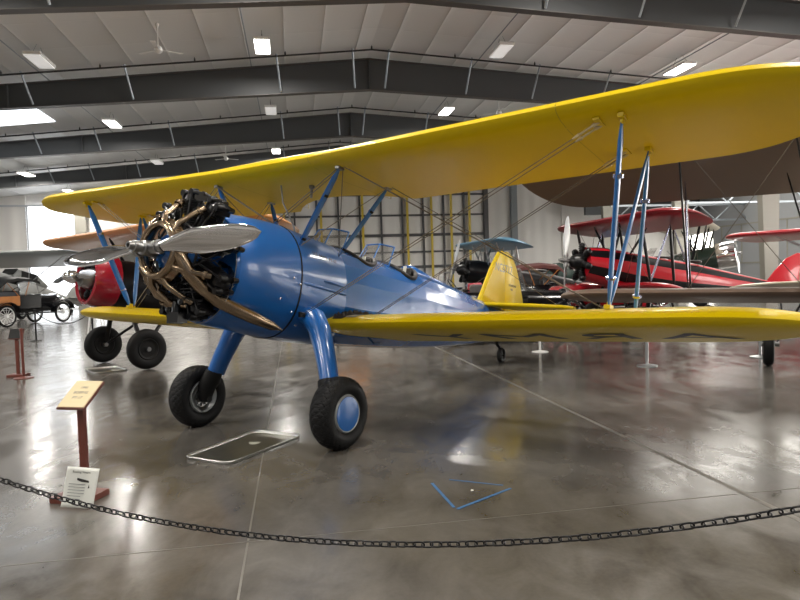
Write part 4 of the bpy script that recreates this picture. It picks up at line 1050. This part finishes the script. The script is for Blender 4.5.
# laminated sheet leaning on the base
lt = frame_T((-2.275, 4.40, .150), (.985, .10, -.14), (.14, .25, 1)); lb = MB()
n_ = 12; gr = []
for j in range(n_+1):
    for i in range(n_+1):
        u, v = i/n_-.5, j/n_-.5; gr.append(lt @ Vector((u*.22, v*.275, .010*math.sin(3*u+2*v)+.012*u*u*4)))
lb.add(gr, [(j*(n_+1)+i, j*(n_+1)+i+1, (j+1)*(n_+1)+i+1, (j+1)*(n_+1)+i) for j in range(n_) for i in range(n_)])
ls = lb.build('laminated_sheet', M['paper']); sd = ls.modifiers.new('t', 'SOLIDIFY'); sd.thickness = .002
tag(ls, 'laminated information sheet leaning against the foot of the cream plaque stand', 'sign')
def on_sheet(x, y): return lt @ Matrix.Translation((x, y, .014))
text('Boeing Stearman', .0215, M['ink'], ls, on_sheet(.005, .105), 'sheet_lettering', .0004)
pc = MB(lt @ Matrix.Translation((0, 0, .012)))
pc.slab([(-.03, .065, 0), (.075, .045, 0), (.08, .035, 0), (.0, .04, 0), (-.03, .05, 0)], (0, 0, .001)); pc.slab([(.055, .03, 0), (.085, -.0, 0), (.05, -.0, 0)], (0, 0, .001)); pc.build('airplane_drawing', M['ink'], ls, smooth=False)
for yy in (.02, .0, -.02, -.04, -.06, -.08):
    pc = MB(lt @ Matrix.Translation((0, 0, .012))); pc.slab([(-.08, yy, 0), (.03-.02*(yy < -.05), yy, 0), (.03-.02*(yy < -.05), yy+.004, 0), (-.08, yy+.004, 0)], (0, 0, .0006)); pc.build('text_line', M['grey_ink'], ls, smooth=False)

# trays
def tray(c, label, rim_m=None):
    """c: four floor corners"""
    c = [Vector(p) for p in c]; cc = sum(c, Vector())/4; root = empty('drip_tray', (cc.x, cc.y, 0), 0, label, 'tray', None)
    L = [p-Vector((cc.x, cc.y, 0)) for p in c]
    def ring(k, z, r=.10):
        out = []
        for i in range(4):
            a, b, d = L[i-1], L[i], L[(i+1) % 4]; u = (a-b).normalized(); v = (d-b).normalized()
            for q in range(6):
                t = q/5; p = (b+u*r)*(1-t)**2+b*2*t*(1-t)+(b+v*r)*t*t
                out.append(Vector((p.x*k, p.y*k, z)))
        return out
    b = MB(); b.loft([ring(.97, .003), ring(.97, .006)]); b.build('tray_floor', M['tray'], root, smooth=False)
    b = MB(); b.loft([ring(.965, .004), ring(.985, .026), ring(1.0, .030), ring(1.008, .024), ring(1.0, .018), ring(.985, .002)], False, True); b.build('rim', rim_m or M['tray_rim'], root)
    return root
t1 = tray([P(-1.97, 5.58), P(-1.49, 5.32), P(-1.00, 6.22), P(-1.53, 6.50)], 'flat galvanised drip tray on the floor between the blue wheel legs')
b = MB(); pts = [(.06+.05*math.cos(a)*(1+.3*math.sin(3*a)), .12+.06*math.sin(a)*(1+.3*math.cos(2*a)), .0063) for a in [2*PI*k/18 for k in range(18)]]
b.slab(pts, (0, 0, .0008)); b.build('oil_spot', mat('pale_drip', (.6, .6, .5), .4), t1, smooth=False)
tray([P(-5.90, 11.75), P(-5.42, 11.15), P(-4.95, 11.45), P(-5.45, 12.05)], 'small metal drip tray on the floor beside the background black wheels')
# blue tape
def tape(a, b, label, w=.022, grp='blue floor tape strips'):
    a, b = Vector(a), Vector(b); d = (b-a).normalized(); n = Vector((-d.y, d.x, 0))*w/2
    m_ = MB(); m_.slab([a-n, b-n*.8, b+n, a+n], (0, 0, .0022)); o = m_.build('floor_tape', M['tape'], smooth=False); tag(o, label, 'tape')
tape((.195, 4.70, .0012), (.315, 4.19, .0012), 'left strip of blue tape on the concrete, running towards the chain')
tape((.335, 4.155, .0034), (.755, 4.53, .0012), 'blue tape strip forming the lower right side of the floor triangle')
tape((.33, 4.77, .0012), (.71, 4.60, .0012), 'thin blue tape strip closing the top of the floor triangle', .014)
b = MB(); b.lathe([(.001, .0), (.012, .0), (.009, .004), (.001, .005)], (.475, 4.52, .0), (0, 0, 1), 10); tag(b.build('floor_chip', M['paper']), 'tiny white chip lying inside the blue tape triangle', 'debris')

# chain across the foreground
A_, Bz = Vector((-2.2, 3.5, 0)), Vector((1.5, 2.4, 0)); D_ = (Bz-A_); Lc = D_.length; D_.normalize()
def cz(d): return A_+D_*d+Vector((0, 0, .31+.062*(d-1.635)**2))
post_m = M['black_m']
dl, dr_ = -.62, Lc+.68
croot = empty('chain', cz(dl), 0, 'black plastic barrier chain sagging across the foreground', 'chain')
for d, lab in ((dl-.03, 'black chain post left of the picture'), (dr_+.03, 'black chain post right of the picture')):
    p = cz(d); st_ = stanchion(p.x, p.y, lab, M['black_m'], p.z+.05, 'chain posts')
lk = MB(); path = []; a_, b_ = .0135, .0085
for k in range(20):
    t = 2*PI*k/20; cx = math.cos(t); path.append(Vector((math.copysign(.0135, cx)*(1 if abs(cx) > .02 else 0)+.0125*cx, .0145*math.sin(t), 0)))
rings = []
for i, p in enumerate(path):
    d = (path[(i+1) % 20]-path[i-1]).normalized(); u = Vector((0, 0, 1)); v = d.cross(u); rings.append([p+u*.0042*math.cos(q)+v*.0042*math.sin(q) for q in [2*PI*j/8 for j in range(8)]])
lk.loft(rings, False, True); link0 = lk.build('chain_link', M['chain'], croot); first = True
s_, k = dl, 0; pitch = .0405; mesh = link0.data; inv = Vector(croot.location); rest = MB(); vs0 = [v.co.copy() for v in mesh.vertices]; fs0 = [tuple(p.vertices) for p in mesh.polygons]
while s_ < dr_:
    p = cz(s_); q = cz(s_+.01); d = (q-p).normalized(); up = Vector((0, 0, 1)); y = up.cross(d).normalized(); z = d.cross(y)
    roll = R(22) if k % 2 else R(112)
    roll += .12*math.sin(k*1.7)
    y2 = y*math.cos(roll)+z*math.sin(roll); z2 = d.cross(y2)
    m4 = Matrix((d, y2, z2)).transposed().to_4x4(); m4.translation = p-inv
    if -.03 < s_ < Lc+.06:
        o = link0 if first else link0.copy()
        if not first: COL.objects.link(o); o.parent = croot
        o.matrix_local = m4; first = False
    else: rest.add([m4 @ v for v in vs0], fs0)
    s_ += pitch/math.sqrt(1+(2*.062*(s_-1.635))**2); k += 1
ro2 = rest.build('chain_links', M['chain'], croot); ro2['kind'] = 'stuff'

# ------------------------------------------------------------------ light and view
wd = bpy.data.worlds.new('world'); scene.world = wd; wd.use_nodes = True
wd.node_tree.nodes['Background'].inputs[0].default_value = (.75, .85, 1, 1); wd.node_tree.nodes['Background'].inputs[1].default_value = .35
vs = scene.view_settings; vs.view_transform = 'Standard'; vs.look = 'None'; vs.gamma = 1; vs.use_curve_mapping = False; vs.exposure = .10
